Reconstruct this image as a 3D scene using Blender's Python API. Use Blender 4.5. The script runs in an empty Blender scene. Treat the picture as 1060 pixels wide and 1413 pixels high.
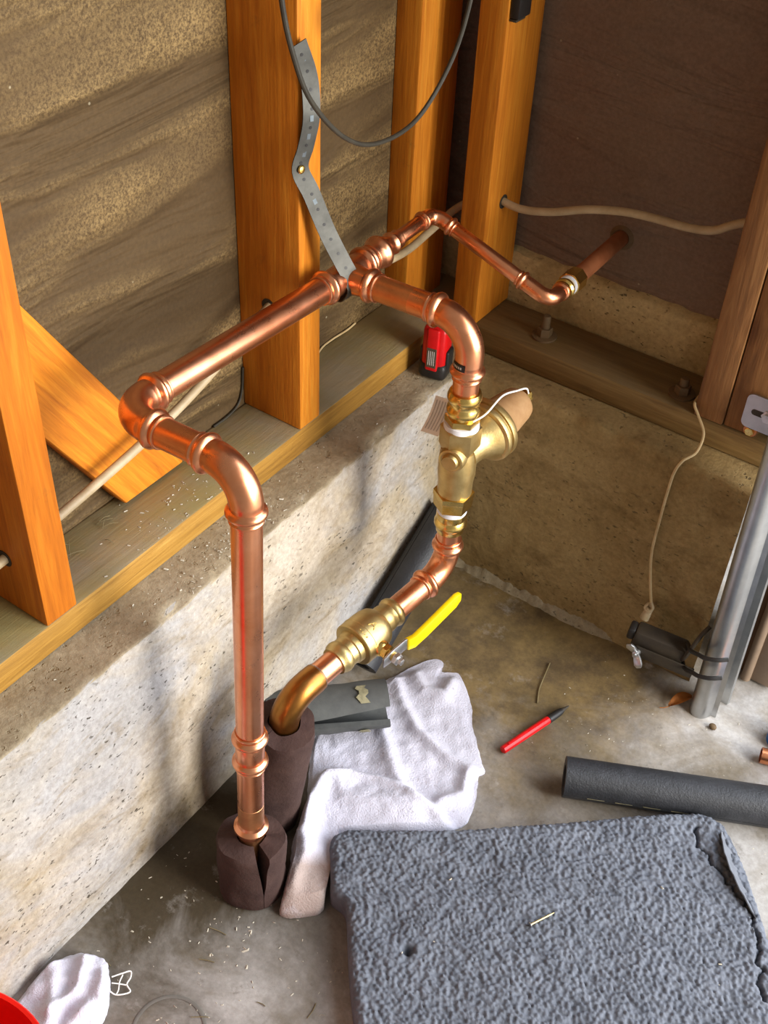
import bpy, bmesh, math, random
from mathutils import Vector, Matrix, noise
random.seed(7)
scene = bpy.context.scene
COL = scene.collection
V = Vector

# ------------------------------------------------------------------ camera
cam_d = bpy.data.cameras.new('camera')
cam_d.sensor_fit = 'HORIZONTAL'
cam_d.sensor_width = 36.0
cam_d.lens = 36.0 * 1644.56 / 1060.0
cam_d.clip_start = 0.02
cam = bpy.data.objects.new('camera', cam_d)
COL.objects.link(cam)
cr, cu, cf = V((0.8152, 0.57779, 0.04021)), V((-0.41013, 0.52685, 0.74446)), V((-0.40896, 0.62338, -0.66645))
cam.matrix_world = Matrix(((cr.x, cu.x, -cf.x, 0.65258), (cr.y, cu.y, -cf.y, -1.17739), (cr.z, cu.z, -cf.z, 1.28141), (0, 0, 0, 1)))
scene.camera = cam

# ------------------------------------------------------------------ world, lights, exposure
world = bpy.data.worlds.new('world')
scene.world = world
world.use_nodes = True
bg = world.node_tree.nodes['Background']
bg.inputs[0].default_value = (1.0, 0.94, 0.84, 1)
bg.inputs[1].default_value = 0.34


def area(name, loc, target, sx, sy, power, col):
    d = bpy.data.lights.new(name, 'AREA')
    d.shape = 'RECTANGLE'
    d.size, d.size_y = sx, sy
    d.energy = power
    d.color = col
    o = bpy.data.objects.new(name, d)
    o.location = loc
    o.rotation_euler = (V(target) - V(loc)).to_track_quat('-Z', 'Y').to_euler()
    COL.objects.link(o)
    return o


# daylight entering through the open garage door on the right
area('door_daylight', (1.95, 0.10, 1.15), (1.2, -1.2, 0.5), 2.4, 2.0, 108, (0.82, 0.89, 1.0))
# warm key light from the right along the wall, source unseen
area('side_key', (2.5, -0.34, 1.05), (0, -0.2, 0.5), 0.7, 1.4, 82, (1.0, 0.95, 0.86))

vs = scene.view_settings
vs.view_transform = 'Standard'
vs.look = 'None'
vs.exposure = 0.0
vs.gamma = 1.0
vs.use_curve_mapping = False


# ------------------------------------------------------------------ material helpers
def lin(h):
    h = h.lstrip('#')
    c = [int(h[i:i + 2], 16) / 255 for i in (0, 2, 4)]
    return tuple((x / 12.92 if x <= 0.04045 else ((x + 0.055) / 1.055) ** 2.4) for x in c) + (1,)


class NT:
    def __init__(s, name):
        s.m = bpy.data.materials.new(name)
        s.m.use_nodes = True
        s.t = s.m.node_tree
        s.b = s.t.nodes['Principled BSDF']
        s.tc = s.t.nodes.new('ShaderNodeTexCoord')

    def n(s, typ, **kw):
        nd = s.t.nodes.new(typ)
        for k, v in kw.items():
            if k.startswith('i_'):
                nd.inputs[k[2:].replace('_', ' ')].default_value = v
            else:
                setattr(nd, k, v)
        return nd

    def l(s, a, b):
        s.t.links.new(a, b)

    def mapping(s, scale=(1, 1, 1), rot=(0, 0, 0), src='Object', loc=(0, 0, 0)):
        mp = s.n('ShaderNodeMapping')
        mp.inputs['Scale'].default_value = scale
        mp.inputs['Rotation'].default_value = rot
        mp.inputs['Location'].default_value = loc
        s.l(s.tc.outputs[src], mp.inputs[0])
        return mp.outputs[0]

    def noise(s, vec, scale, detail=4, rough=0.6, dist=0.0):
        nd = s.n('ShaderNodeTexNoise')
        nd.inputs['Scale'].default_value = scale
        nd.inputs['Detail'].default_value = detail
        nd.inputs['Roughness'].default_value = rough
        nd.inputs['Distortion'].default_value = dist
        s.l(vec, nd.inputs['Vector'])
        return nd.outputs['Fac']

    def voro(s, vec, scale, feature='F1'):
        nd = s.n('ShaderNodeTexVoronoi', feature=feature)
        nd.inputs['Scale'].default_value = scale
        s.l(vec, nd.inputs['Vector'])
        return nd.outputs['Distance']

    def ramp(s, fac, stops, interp='LINEAR'):
        nd = s.n('ShaderNodeValToRGB')
        nd.color_ramp.interpolation = interp
        els = nd.color_ramp.elements
        while len(els) < len(stops):
            els.new(0.5)
        for e, (p, c) in zip(els, stops):
            e.position = p
            e.color = c if len(c) == 4 else tuple(c) + (1,)
        s.l(fac, nd.inputs[0])
        return nd.outputs[0]

    def mix(s, fac, a, b, mode='MIX'):
        nd = s.n('ShaderNodeMix', data_type='RGBA', blend_type=mode)
        for sock, v in ((nd.inputs[0], fac), (nd.inputs[6], a), (nd.inputs[7], b)):
            if isinstance(v, (int, float)):
                sock.default_value = v
            elif isinstance(v, tuple):
                sock.default_value = v
            else:
                s.l(v, sock)
        return nd.outputs[2]

    def math(s, op, a, b=0.0, clamp=False):
        nd = s.n('ShaderNodeMath', operation=op, use_clamp=clamp)
        for sock, v in ((nd.inputs[0], a), (nd.inputs[1], b)):
            if isinstance(v, (int, float)):
                sock.default_value = v
            else:
                s.l(v, sock)
        return nd.outputs[0]

    def bump(s, h, strength=0.3, dist=0.002, prev=None):
        nd = s.n('ShaderNodeBump')
        nd.inputs['Strength'].default_value = strength
        nd.inputs['Distance'].default_value = dist
        s.l(h, nd.inputs['Height'])
        if prev is not None:
            s.l(prev, nd.inputs['Normal'])
        return nd.outputs[0]

    def done(s, col=None, rough=None, metal=0.0, normal=None, spec=None, coat=None):
        def put(name, v):
            if v is None:
                return
            if isinstance(v, (int, float)):
                s.b.inputs[name].default_value = v
            elif isinstance(v, tuple):
                s.b.inputs[name].default_value = v
            else:
                s.l(v, s.b.inputs[name])
        put('Base Color', col)
        put('Roughness', rough)
        put('Metallic', metal)
        put('Normal', normal)
        put('Specular IOR Level', spec)
        put('Coat Weight', coat)
        return s.m


BW = ((0, (0, 0, 0, 1)), (1, (1, 1, 1, 1)))


def step(a, b):
    return ((a, (0, 0, 0, 1)), (b, (1, 1, 1, 1)))


def mat_concrete(name, base, light, stain, pits=1.0, stain_amt=0.6, sc=1.0, ledge=None, tint=None):
    t = NT(name)
    v = t.mapping((sc, sc, sc))
    big = t.noise(v, 5, 5, 0.6, 0.3)
    c = t.mix(t.ramp(big, step(0.36, 0.66)), lin(base), lin(light))
    st = t.noise(t.mapping((1, 1, 1.6), loc=(3, 1, 2)), 7, 6, 0.7, 0.6)
    c = t.mix(t.math('MULTIPLY', t.ramp(st, step(0.48, 0.70)), stain_amt), c, lin(stain))
    if tint:
        tn = t.noise(t.mapping((1, 1, 1), loc=(6, 2, 4)), 4.5, 5, 0.65, 0.7)
        c = t.mix(t.math('MULTIPLY', t.ramp(tn, step(0.46, 0.64)), 0.7), c, lin(tint))
        sc_ = t.noise(t.mapping((1, 1, 3.2), rot=(math.radians(12), 0, 0), loc=(1, 8, 2)), 11, 6, 0.75, 0.8)
        c = t.mix(t.math('MULTIPLY', t.ramp(sc_, step(0.54, 0.68)), 0.55), c, lin(stain))
    fine = t.noise(v, 140, 4, 0.7)
    c = t.mix(0.55, c, t.ramp(fine, ((0.25, (0.42, 0.40, 0.38, 1)), (0.75, (1.2, 1.2, 1.2, 1)))), 'MULTIPLY')
    pv = t.mapping((1, 1, 1.7))
    pn = t.noise(pv, 125, 2, 0.5)
    pm = t.math('MULTIPLY', t.ramp(pn, step(0.64, 0.69)), t.ramp(t.noise(v, 14, 3), step(0.42, 0.6)))
    c = t.mix(t.math('MULTIPLY', pm, 0.75 * pits), c, lin('#3a3226'))
    if ledge:
        # dirt settled on the level top
        geo = t.n('ShaderNodeNewGeometry')
        sn_ = t.n('ShaderNodeSeparateXYZ')
        t.l(geo.outputs['True Normal'], sn_.inputs[0])
        upm = t.ramp(sn_.outputs['Z'], step(0.55, 0.85))
        dl = t.mix(t.ramp(t.noise(v, 22, 5, 0.7), step(0.35, 0.65)), lin(ledge[0]), lin(ledge[1]))
        c = t.mix(t.math('MULTIPLY', upm, 0.85), c, t.mix(0.5, dl, t.ramp(fine, ((0.25, (0.42, 0.40, 0.38, 1)), (0.75, (1.2, 1.2, 1.2, 1)))), 'MULTIPLY'))
    hgt = t.math('SUBTRACT', t.math('ADD', t.noise(v, 30, 6, 0.7), t.math('MULTIPLY', fine, 0.3)), t.math('MULTIPLY', pm, 0.9))
    return t.done(c, 0.92, normal=t.bump(hgt, 0.55, 0.004), spec=0.2)


def mat_wood(name, axis, dark, mid, light, dusty=0.0, rot=(0, 0, 0), dust='#77705f', loc=(0, 0, 0), dust2='#4f4631', dust3='#6c6430'):
    t = NT(name)
    s = [1, 1, 1]
    s['xyz'.index(axis)] = 0.06
    vv = t.mapping((1, 1, 1), rot, loc=loc)
    mp = t.n('ShaderNodeMapping')
    mp.inputs['Scale'].default_value = s
    t.l(vv, mp.inputs[0])
    v = mp.outputs[0]
    g = t.noise(v, 95, 6, 0.62, 0.9)
    g2 = t.noise(v, 330, 3, 0.65)
    c = t.ramp(g, ((0.28, lin(dark)), (0.52, lin(mid)), (0.74, lin(light))))
    c = t.mix(0.35, c, t.ramp(g2, ((0.3, (0.55, 0.5, 0.45, 1)), (0.7, (1.15, 1.15, 1.15, 1)))), 'MULTIPLY')
    # knots
    ks = [2.2, 2.2, 2.2]
    ks['xyz'.index(axis)] = 1.2
    kmp = t.n('ShaderNodeMapping')
    kmp.inputs['Scale'].default_value = ks
    t.l(vv, kmp.inputs[0])
    kd = t.voro(kmp.outputs[0], 2.6)
    km = t.ramp(kd, ((0.03, (1, 1, 1, 1)), (0.085, (0, 0, 0, 1))))
    c = t.mix(t.math('MULTIPLY', km, 0.55), c, lin('#4a2306'))
    spl = t.ramp(t.noise(t.mapping((1, 1, 1), loc=(5, 5, 5)), 26, 5, 0.75), step(0.62, 0.74))
    c = t.mix(t.math('MULTIPLY', spl, 0.3), c, lin('#6d4a22'))
    if dusty > 0:
        geo = t.n('ShaderNodeNewGeometry')
        sp = t.n('ShaderNodeSeparateXYZ')
        t.l(geo.outputs['True Normal'], sp.inputs[0])
        up = t.ramp(sp.outputs['Z'], step(0.5, 0.8))
        dn = t.ramp(t.noise(t.mapping((1, 1, 1)), 24, 5, 0.7), ((0.3, (0.72, 0.72, 0.72, 1)), (0.65, (1, 1, 1, 1))))
        m = t.math('MULTIPLY', t.math('MULTIPLY', up, dn), dusty)
        dc = t.mix(t.noise(v, 90, 4, 0.8), lin(dust), lin(dust2))
        dc = t.mix(t.ramp(t.noise(t.mapping((1, 1, 1)), 9, 4), step(0.4, 0.65)), dc, lin(dust3))
        c = t.mix(m, c, dc)
    h = t.math('ADD', g, t.math('MULTIPLY', g2, 0.6))
    return t.done(c, 0.62, normal=t.bump(h, 0.35, 0.0015), spec=0.3)


def mat_board(name, base, light, streak_col, streak_amt):
    t = NT(name)
    v = t.mapping((1, 1, 1))
    c = t.mix(t.noise(v, 4, 5, 0.6), lin(base), lin(light))
    f = t.noise(v, 220, 3, 0.7)
    c = t.mix(0.5, c, t.ramp(f, ((0.3, (0.6, 0.6, 0.6, 1)), (0.7, (1.2, 1.2, 1.2, 1)))), 'MULTIPLY')
    # light on slanting felt paper wrinkles, painted into the colour as pale streaks
    w = t.noise(t.mapping((1, 0.8, 4.2), rot=(math.radians(9), 0, 0)), 3.0, 4, 0.5, 0.6)
    wr = t.ramp(w, ((0.44, (0, 0, 0, 1)), (0.60, (1, 1, 1, 1)), (0.74, (0.25, 0.25, 0.25, 1))))
    grain = t.ramp(t.noise(v, 330, 2, 0.8), step(0.36, 0.66))
    c = t.mix(t.math('MULTIPLY', t.math('MULTIPLY', wr, grain), streak_amt), c, lin(streak_col))
    sp = t.ramp(t.voro(v, 28), ((0.03, (1, 1, 1, 1)), (0.05, (0, 0, 0, 1))))
    c = t.mix(t.math('MULTIPLY', sp, 0.5), c, lin('#b9ae90'))
    n1 = t.bump(w, 0.9, 0.05)
    return t.done(c, 0.8, normal=t.bump(f, 0.25, 0.001, n1), spec=0.25)


def mat_copper(name, c1, c2, rough=0.24, tarn=0.35, metal=1.0):
    t = NT(name)
    v = t.mapping((1, 1, 1))
    a = t.noise(v, 16, 5, 0.65, 0.6)
    c = t.mix(t.ramp(a, step(0.38, 0.68)), lin(c1), lin(c2))
    b = t.noise(v, 45, 4, 0.6, 0.4)
    c = t.mix(t.math('MULTIPLY', t.ramp(b, step(0.42, 0.80)), tarn), c, lin('#9a5632'))
    r = t.ramp(t.noise(v, 60, 5, 0.7), ((0.3, (rough - 0.03,) * 3), (0.75, (rough + 0.05,) * 3)))
    return t.done(c, r, metal, normal=t.bump(t.noise(v, 25, 2), 0.03, 0.001))


def mat_metal(name, c1, c2, rough=0.3, sc=60, bump=0.08):
    t = NT(name)
    v = t.mapping((1, 1, 1))
    c = t.mix(t.ramp(t.noise(v, sc, 4, 0.6), step(0.35, 0.7)), lin(c1), lin(c2))
    return t.done(c, rough, 1.0, normal=t.bump(t.noise(v, 260, 3, 0.7), bump, 0.001))


def mat_plain(name, c1, c2=None, rough=0.5, sc=40, bump=0.1, bs=200, bd=0.001, spec=0.4, coat=None):
    t = NT(name)
    v = t.mapping((1, 1, 1))
    c = t.mix(t.ramp(t.noise(v, sc, 5, 0.65), step(0.32, 0.7)), lin(c1), lin(c2 or c1))
    return t.done(c, rough, 0.0, normal=t.bump(t.noise(v, bs, 4, 0.7), bump, bd), spec=spec, coat=coat)


M = {}
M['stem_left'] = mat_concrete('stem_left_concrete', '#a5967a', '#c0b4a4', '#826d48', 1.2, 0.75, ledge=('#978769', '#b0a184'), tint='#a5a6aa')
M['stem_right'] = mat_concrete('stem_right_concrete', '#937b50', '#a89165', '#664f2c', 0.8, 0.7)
M['mortar'] = mat_concrete('mortar', '#94866c', '#aa9d85', '#665435', 1.0, 0.5)
M['curb'] = mat_concrete('curb_concrete', '#bda777', '#cdbb8c', '#84703f', 1.0, 0.6)
M['stud'] = mat_wood('stud_fir', 'z', '#b0620f', '#c97a1c', '#d9922f')
M['stud_dark'] = mat_wood('stud_fir_deep', 'z', '#a2560c', '#bb6812', '#c97a1e', loc=(2, 3, 1))
M['stud_red'] = mat_wood('stud_redwood', 'z', '#6b482a', '#8a6038', '#9c7347', loc=(4, 1, 2))
M['brace'] = mat_wood('brace_fir', 'z', '#ac5e0c', '#c87614', '#d88c22', rot=(math.radians(-31), 0, 0), loc=(1, 7, 3))
M['sill_left'] = mat_wood('sill_fir', 'y', '#805a22', '#a27730', '#b88e45', dusty=0.97, dust='#a39780', dust2='#75684c', dust3='#8c8055')
M['sill_right'] = mat_wood('sill_weathered', 'x', '#634c2b', '#7c6238', '#8c7248', dusty=0.5, dust='#84745a', dust2='#5a4a32', dust3='#6e5d3c')
M['felt'] = mat_board('felt_paper', '#473621', '#5b472b', '#b0925f', 0.55)
M['felt_right'] = mat_board('felt_paper_right', '#705c4c', '#836c5a', '#95846c', 0.15)
M['copper'] = mat_copper('copper', '#eba47b', '#df9164', 0.29, 0.10)
M['copper_dull'] = mat_copper('copper_dull', '#dca070', '#c48257', 0.40, 0.35)
M['copper_oxide'] = mat_copper('copper_oxide', '#b9774e', '#9c5c38', 0.5, 0.4, 0.45)
M['copper_old'] = mat_copper('copper_old', '#a8773a', '#8f5c2a', 0.34, 0.5)
M['brass'] = mat_metal('brass', '#e3c57a', '#cfa955', 0.26)
M['brass_satin'] = mat_metal('brass_satin', '#c9b27c', '#b39a62', 0.42, 40, 0.2)
M['bronze'] = mat_metal('bronze_cast', '#cdb47c', '#b89a60', 0.45, 50, 0.25)
M['bronze_cap'] = mat_plain('bronze_cap_paint', '#a8835a', '#967049', 0.55, 60, 0.15)
M['steel'] = mat_metal('steel', '#d3d4d5', '#bcbec0', 0.36)
M['galv'] = mat_metal('galvanised', '#c2c3c2', '#adafb1', 0.36, 30)
M['strap'] = mat_metal('strap_zinc', '#5c5b56', '#4b4a46', 0.55, 50)
M['strap_slot'] = mat_metal('strap_slot_worn', '#6c7377', '#5a6165', 0.5)
M['ptfe'] = mat_plain('thread_tape', '#e6e6ea', '#d2d3da', 0.6)
M['yellow'] = mat_plain('yellow_vinyl', '#f2d400', '#e3bd00', 0.38, 30, 0.05, coat=0.2)
M['black'] = mat_plain('black_plastic', '#1d1b1a', '#2a2725', 0.45)
M['black_dusty'] = mat_plain('black_dusty', '#2c2620', '#403729', 0.6)
M['red'] = mat_plain('red_plastic', '#d81418', '#c40f14', 0.35)
M['red_bucket'] = mat_plain('red_bucket_plastic', '#f01208', '#e60f08', 0.4, coat=0.2)
M['cable'] = mat_plain('cable_sheath', '#b9a583', '#a28d6a', 0.5)
M['cable_black'] = mat_plain('cable_black', '#2b2720', '#3a352a', 0.5)
M['wire'] = mat_plain('bell_wire', '#c9b184', '#b3986a', 0.5)
M['paper'] = mat_plain('tag_paper', '#f2f0ea', '#e6e3dc', 0.7)
M['ink'] = mat_plain('tag_ink', '#bdbab4', '#b0ada6', 0.8)
M['mat'] = mat_plain('charcoal_foam', '#565a63', '#6f737c', 0.85, 45, 0.5, 420, 0.0015, 0.3)
M['mat_skin'] = mat_plain('foam_skin', '#696c73', '#5c5f66', 0.7, 40, 0.3, 200, 0.001)
M['tube_black'] = mat_plain('black_foam_tube', '#202124', '#2e2f33', 0.5, 60, 0.6, 330, 0.0012, 0.5)
M['tube_grey'] = mat_plain('grey_foam_tube', '#4b4c4b', '#5a5b58', 0.75, 40, 0.3, 300, 0.001)
M['tube_inside'] = mat_plain('foam_tube_inside', '#26231f', '#35302a', 0.9)
M['tape'] = mat_plain('old_tape', '#9c9474', '#6f6a52', 0.6, 120)
M['sleeve'] = mat_plain('brown_foam_sleeve', '#372724', '#4a3731', 0.9, 25, 0.6, 130, 0.002, 0.2)
M['towel_stain'] = None
M['leaf'] = mat_plain('dry_leaf', '#a8682a', '#8a4f1f', 0.7)
M['blue'] = mat_plain('blue_plastic', '#1b66a8', '#17598f', 0.4)
M['jamb'] = mat_wood('jamb_wood', 'z', '#5a3f28', '#6f4f33', '#7d5c3d', loc=(9, 2, 1))
M['trim'] = mat_plain('trim_paint', '#8a7663', '#7a6653', 0.55, 18, 0.2, 90)
M['chip'] = mat_plain('pale_chips', '#c9c2b2', '#a39a86', 0.8)
M['straw'] = mat_plain('straw', '#7d6f4e', '#655839', 0.8)
M['iron'] = mat_plain('rusty_bolt', '#6b5335', '#57452e', 0.7, 120, 0.3)
M['label_black'] = mat_plain('black_sticker', '#14110f', '#1c1916', 0.4)
M['label_white'] = mat_plain('sticker_print', '#c9c6c0', None, 0.5)
M['battery_label'] = mat_plain('battery_label', '#5c5040', '#4a4034', 0.45)
M['ring'] = mat_plain('patch_joint', '#6e6a63', '#5f5b55', 0.95)


def mat_towel():
    t = NT('towel_cotton')
    v = t.mapping((1, 1, 1))
    f = t.noise(v, 420, 3, 0.7)
    c = t.mix(t.noise(v, 9, 4), lin('#bfbcca'), lin('#d0ceda'))
    sp = t.n('ShaderNodeSeparateXYZ')
    t.l(t.tc.outputs['Object'], sp.inputs[0])
    # brown soaked corner next to the foam pad
    near = t.ramp(t.math('SUBTRACT', t.math('MULTIPLY', sp.outputs['X'], 0.95), t.math('ADD', sp.outputs['Y'], 0.0)), step(0.705, 0.735))
    near = t.math('MULTIPLY', near, t.math('GREATER_THAN', sp.outputs['Y'], -0.70))
    near = t.math('MULTIPLY', near, t.ramp(t.noise(v, 22, 4, 0.6), step(0.15, 0.5)))
    c = t.mix(t.math('MULTIPLY', near, 0.75), c, lin('#9a7f68'))
    gr = t.ramp(t.noise(t.mapping((1, 1, 1), loc=(2, 2, 2)), 26, 5, 0.75), step(0.58, 0.78))
    c = t.mix(t.math('MULTIPLY', gr, 0.35), c, lin('#a08f8a'))
    dk = t.ramp(t.voro(v, 55), ((0.06, (1, 1, 1, 1)), (0.10, (0, 0, 0, 1))))
    c = t.mix(t.math('MULTIPLY', dk, 0.35), c, lin('#6a5a50'))
    t.b.inputs['Sheen Weight'].default_value = 0.25
    return t.done(c, 0.95, normal=t.bump(f, 0.7, 0.0025), spec=0.1)


def mat_floor():
    t = NT('floor_concrete')
    v = t.mapping((1, 1, 1))
    big = t.noise(v, 3.2, 6, 0.62, 0.4)
    c = t.mix(t.ramp(big, step(0.35, 0.66)), lin('#827c74'), lin('#bbb7b3'))
    # rusty brown water stains
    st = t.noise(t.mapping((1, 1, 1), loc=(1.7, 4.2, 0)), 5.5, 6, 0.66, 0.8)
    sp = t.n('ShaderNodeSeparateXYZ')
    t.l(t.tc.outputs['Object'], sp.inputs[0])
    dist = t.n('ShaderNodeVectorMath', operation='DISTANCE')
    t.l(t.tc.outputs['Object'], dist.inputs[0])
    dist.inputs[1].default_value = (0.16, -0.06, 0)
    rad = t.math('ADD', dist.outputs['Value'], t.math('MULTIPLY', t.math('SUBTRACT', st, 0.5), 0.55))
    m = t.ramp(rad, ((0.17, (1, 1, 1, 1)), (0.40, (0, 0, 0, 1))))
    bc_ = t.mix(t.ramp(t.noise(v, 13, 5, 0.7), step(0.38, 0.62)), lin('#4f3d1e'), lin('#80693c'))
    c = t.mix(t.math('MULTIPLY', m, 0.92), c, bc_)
    yl = t.ramp(t.noise(t.mapping((1, 1, 1), loc=(4, 9, 0)), 6.5, 5, 0.7, 0.5), step(0.50, 0.66))
    c = t.mix(t.math('MULTIPLY', yl, 0.6), c, lin('#655637'))
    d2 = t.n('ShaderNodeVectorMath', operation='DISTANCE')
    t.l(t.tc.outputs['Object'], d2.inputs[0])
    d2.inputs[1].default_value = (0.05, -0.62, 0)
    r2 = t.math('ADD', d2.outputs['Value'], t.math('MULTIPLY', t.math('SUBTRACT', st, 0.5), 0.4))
    c = t.mix(t.math('MULTIPLY', t.ramp(r2, ((0.10, (1, 1, 1, 1)), (0.27, (0, 0, 0, 1)))), 0.95), c, lin('#3a2e15'))  # oily stain left of the sleeves, with their shadow painted into it
    fine = t.noise(v, 150, 4, 0.75)
    c = t.mix(0.5, c, t.ramp(fine, ((0.25, (0.5, 0.49, 0.48, 1)), (0.75, (1.2, 1.2, 1.2, 1)))), 'MULTIPLY')
    sm = t.ramp(t.noise(v, 34, 5, 0.75), step(0.60, 0.72))
    c = t.mix(t.math('MULTIPLY', sm, 0.6), c, lin('#4f4334'))
    pl = t.ramp(t.noise(t.mapping((1, 1, 1), loc=(8, 3, 0)), 18, 6, 0.75), step(0.58, 0.76))
    c = t.mix(t.math('MULTIPLY', pl, 0.4), c, lin('#c4c0bb'))
    h = t.math('ADD', t.noise(v, 24, 5, 0.7), t.math('MULTIPLY', fine, 0.3))
    return t.done(c, t.ramp(st, ((0.3, (0.55,) * 3), (0.7, (0.85,) * 3))), normal=t.bump(h, 0.35, 0.002), spec=0.3)


M['towel'] = mat_towel()
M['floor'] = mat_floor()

# ------------------------------------------------------------------ object helpers
ORG = {}


def tag(o, label=None, cat=None, group=None, kind=None):
    for k, v in (('label', label), ('category', cat), ('group', group), ('kind', kind)):
        if v:
            o[k] = v
    return o


def empty(name, loc):
    o = bpy.data.objects.new(name, None)
    o.empty_display_size = 0.03
    o.location = loc
    COL.objects.link(o)
    ORG[o] = V(loc)
    return o


def attach(o, parent):
    """geometry is written in world space; the child is shifted by its parent's origin"""
    if parent is not None:
        o.parent = parent
        o.location = -ORG[parent]
    ORG[o] = V((0, 0, 0))


def mk(name, verts, faces, mat, parent=None, smooth=True, angle=35):
    me = bpy.data.meshes.new(name)
    me.from_pydata([tuple(v) for v in verts], [], faces)
    me.validate()
    bm = bmesh.new()
    bm.from_mesh(me)
    bmesh.ops.recalc_face_normals(bm, faces=bm.faces)
    bm.to_mesh(me)
    bm.free()
    if smooth:
        for p in me.polygons:
            p.use_smooth = True
        me.set_sharp_from_angle(angle=math.radians(angle))
    me.materials.append(M[mat] if isinstance(mat, str) else mat)
    o = bpy.data.objects.new(name, me)
    COL.objects.link(o)
    attach(o, parent)
    return o


def mkbm(name, bm, mat, parent=None, smooth=True, angle=35):
    bmesh.ops.recalc_face_normals(bm, faces=bm.faces)
    me = bpy.data.meshes.new(name)
    bm.to_mesh(me)
    bm.free()
    if smooth:
        for p in me.polygons:
            p.use_smooth = True
        me.set_sharp_from_angle(angle=math.radians(angle))
    me.materials.append(M[mat])
    o = bpy.data.objects.new(name, me)
    COL.objects.link(o)
    attach(o, parent)
    return o


class MB:
    """collects pieces of ONE part"""
    def __init__(s):
        s.v, s.f = [], []

    def add(s, v, f):
        k = len(s.v)
        s.v += [V(p) for p in v]
        s.f += [tuple(i + k for i in q) for q in f]
        return s

    def build(s, name, mat, parent=None, smooth=True, angle=35):
        return mk(name, s.v, s.f, mat, parent, smooth, angle)


def box_bm(lo, hi, bevel=0.0, seg=2):
    bm = bmesh.new()
    bmesh.ops.create_cube(bm, size=1)
    lo, hi = V(lo), V(hi)
    for v in bm.verts:
        v.co = V([lo[i] + (v.co[i] + 0.5) * (hi[i] - lo[i]) for i in range(3)])
    if bevel:
        bmesh.ops.bevel(bm, geom=list(bm.edges), offset=bevel, segments=seg, affect='EDGES', profile=0.5)
    return bm


def bm_vf(bm):
    bm.verts.ensure_lookup_table()
    bm.verts.index_update()
    v = [x.co.copy() for x in bm.verts]
    f = [tuple(x.index for x in q.verts) for q in bm.faces]
    bm.free()
    return v, f


def box(name, lo, hi, mat, parent=None, bevel=0.0015, seg=2):
    return mkbm(name, box_bm(lo, hi, bevel, seg), mat, parent)


def frame_of(d, ref=None):
    d = d.normalized()
    a = ref if ref is not None else (V((0, 0, 1)) if abs(d.z) < 0.9 else V((1, 0, 0)))
    u = (a - d * a.dot(d)).normalized()
    return u, d.cross(u)


def cum(path):
    s = [0.0]
    for a, b in zip(path, path[1:]):
        s.append(s[-1] + (b - a).length)
    return s


def at(path, cs, s):
    if s <= 0:
        return path[0].copy()
    for i in range(len(cs) - 1):
        if s <= cs[i + 1] + 1e-12:
            L = cs[i + 1] - cs[i]
            return path[i].lerp(path[i + 1], (s - cs[i]) / L if L > 1e-12 else 0)
    return path[-1].copy()


def sweep(path, rings, n=28, caps=True):
    """surface of revolution bent along a path; rings = [(arclength, radius)]"""
    path = [V(p) for p in path]
    cs = cum(path)
    tot = cs[-1]
    vs, fs = [], []
    u = None
    for (s, r) in rings:
        e = 0.0015
        p = at(path, cs, s)
        d = (at(path, cs, min(tot, s + e)) - at(path, cs, max(0, s - e))).normalized()
        if u is None:
            u, w = frame_of(d)
        else:
            u = (u - d * u.dot(d)).normalized()
            w = d.cross(u)
        for k in range(n):
            a = 2 * math.pi * k / n
            vs.append(p + (u * math.cos(a) + w * math.sin(a)) * r)
    m = len(rings)
    for i in range(m - 1):
        for k in range(n):
            a, b = i * n + k, i * n + (k + 1) % n
            fs.append((a, b, b + n, a + n))
    if caps:
        fs.append(tuple(range(n))[::-1])
        fs.append(tuple((m - 1) * n + k for k in range(n)))
    return vs, fs


def lathe(p, d, prof, n=32, caps=True):
    """profile [(distance along d, radius)] from point p"""
    p, d = V(p), V(d).normalized()
    u, w = frame_of(d)
    vs, fs = [], []
    for s, r in prof:
        for k in range(n):
            a = 2 * math.pi * (k + 0.5) / n
            vs.append(p + d * s + (u * math.cos(a) + w * math.sin(a)) * r)
    m = len(prof)
    for i in range(m - 1):
        for k in range(n):
            a, b = i * n + k, i * n + (k + 1) % n
            fs.append((a, b, b + n, a + n))
    if caps:
        fs.append(tuple(range(n))[::-1])
        fs.append(tuple((m - 1) * n + k for k in range(n)))
    return vs, fs


def spline(pts, n=8):
    """Catmull-Rom through points"""
    P = [V(p) for p in pts]
    P = [P[0] * 2 - P[1]] + P + [P[-1] * 2 - P[-2]]
    out = []
    for i in range(1, len(P) - 2):
        a, b, c, d = P[i - 1], P[i], P[i + 1], P[i + 2]
        for k in range(n):
            t = k / n
            out.append(0.5 * ((2 * b) + (c - a) * t + (2 * a - 5 * b + 4 * c - d) * t * t + (3 * b - a - 3 * c + d) * t ** 3))
    out.append(P[-2])
    return out


def tube(pts, r, n=10, sub=8):
    path = spline(pts, sub)
    cs = cum(path)
    return sweep(path, [(s, r) for s in cs], n)


def arc_path(a, c, b, R, n=14):
    a, c, b = V(a), V(c), V(b)
    d1, d2 = (c - a).normalized(), (b - c).normalized()
    th = d1.angle(d2)
    tl = R * math.tan(th / 2)
    s = c - d1 * tl
    nrm = d1.cross(d2).normalized()
    cen = s + (d2 - d1 * d2.dot(d1)).normalized() * R
    out = [a]
    for k in range(n + 1):
        out.append(cen + Matrix.Rotation(th * k / n, 3, nrm) @ (s - cen))
    out.append(b)
    return out


def along(a, b, t):
    """point t metres from a towards b"""
    return V(a) + (V(b) - V(a)).normalized() * t


def fbm(p, sc, oct=4):
    return noise.fractal(V(p) * sc, 1.0, 2.0, oct)


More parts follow.
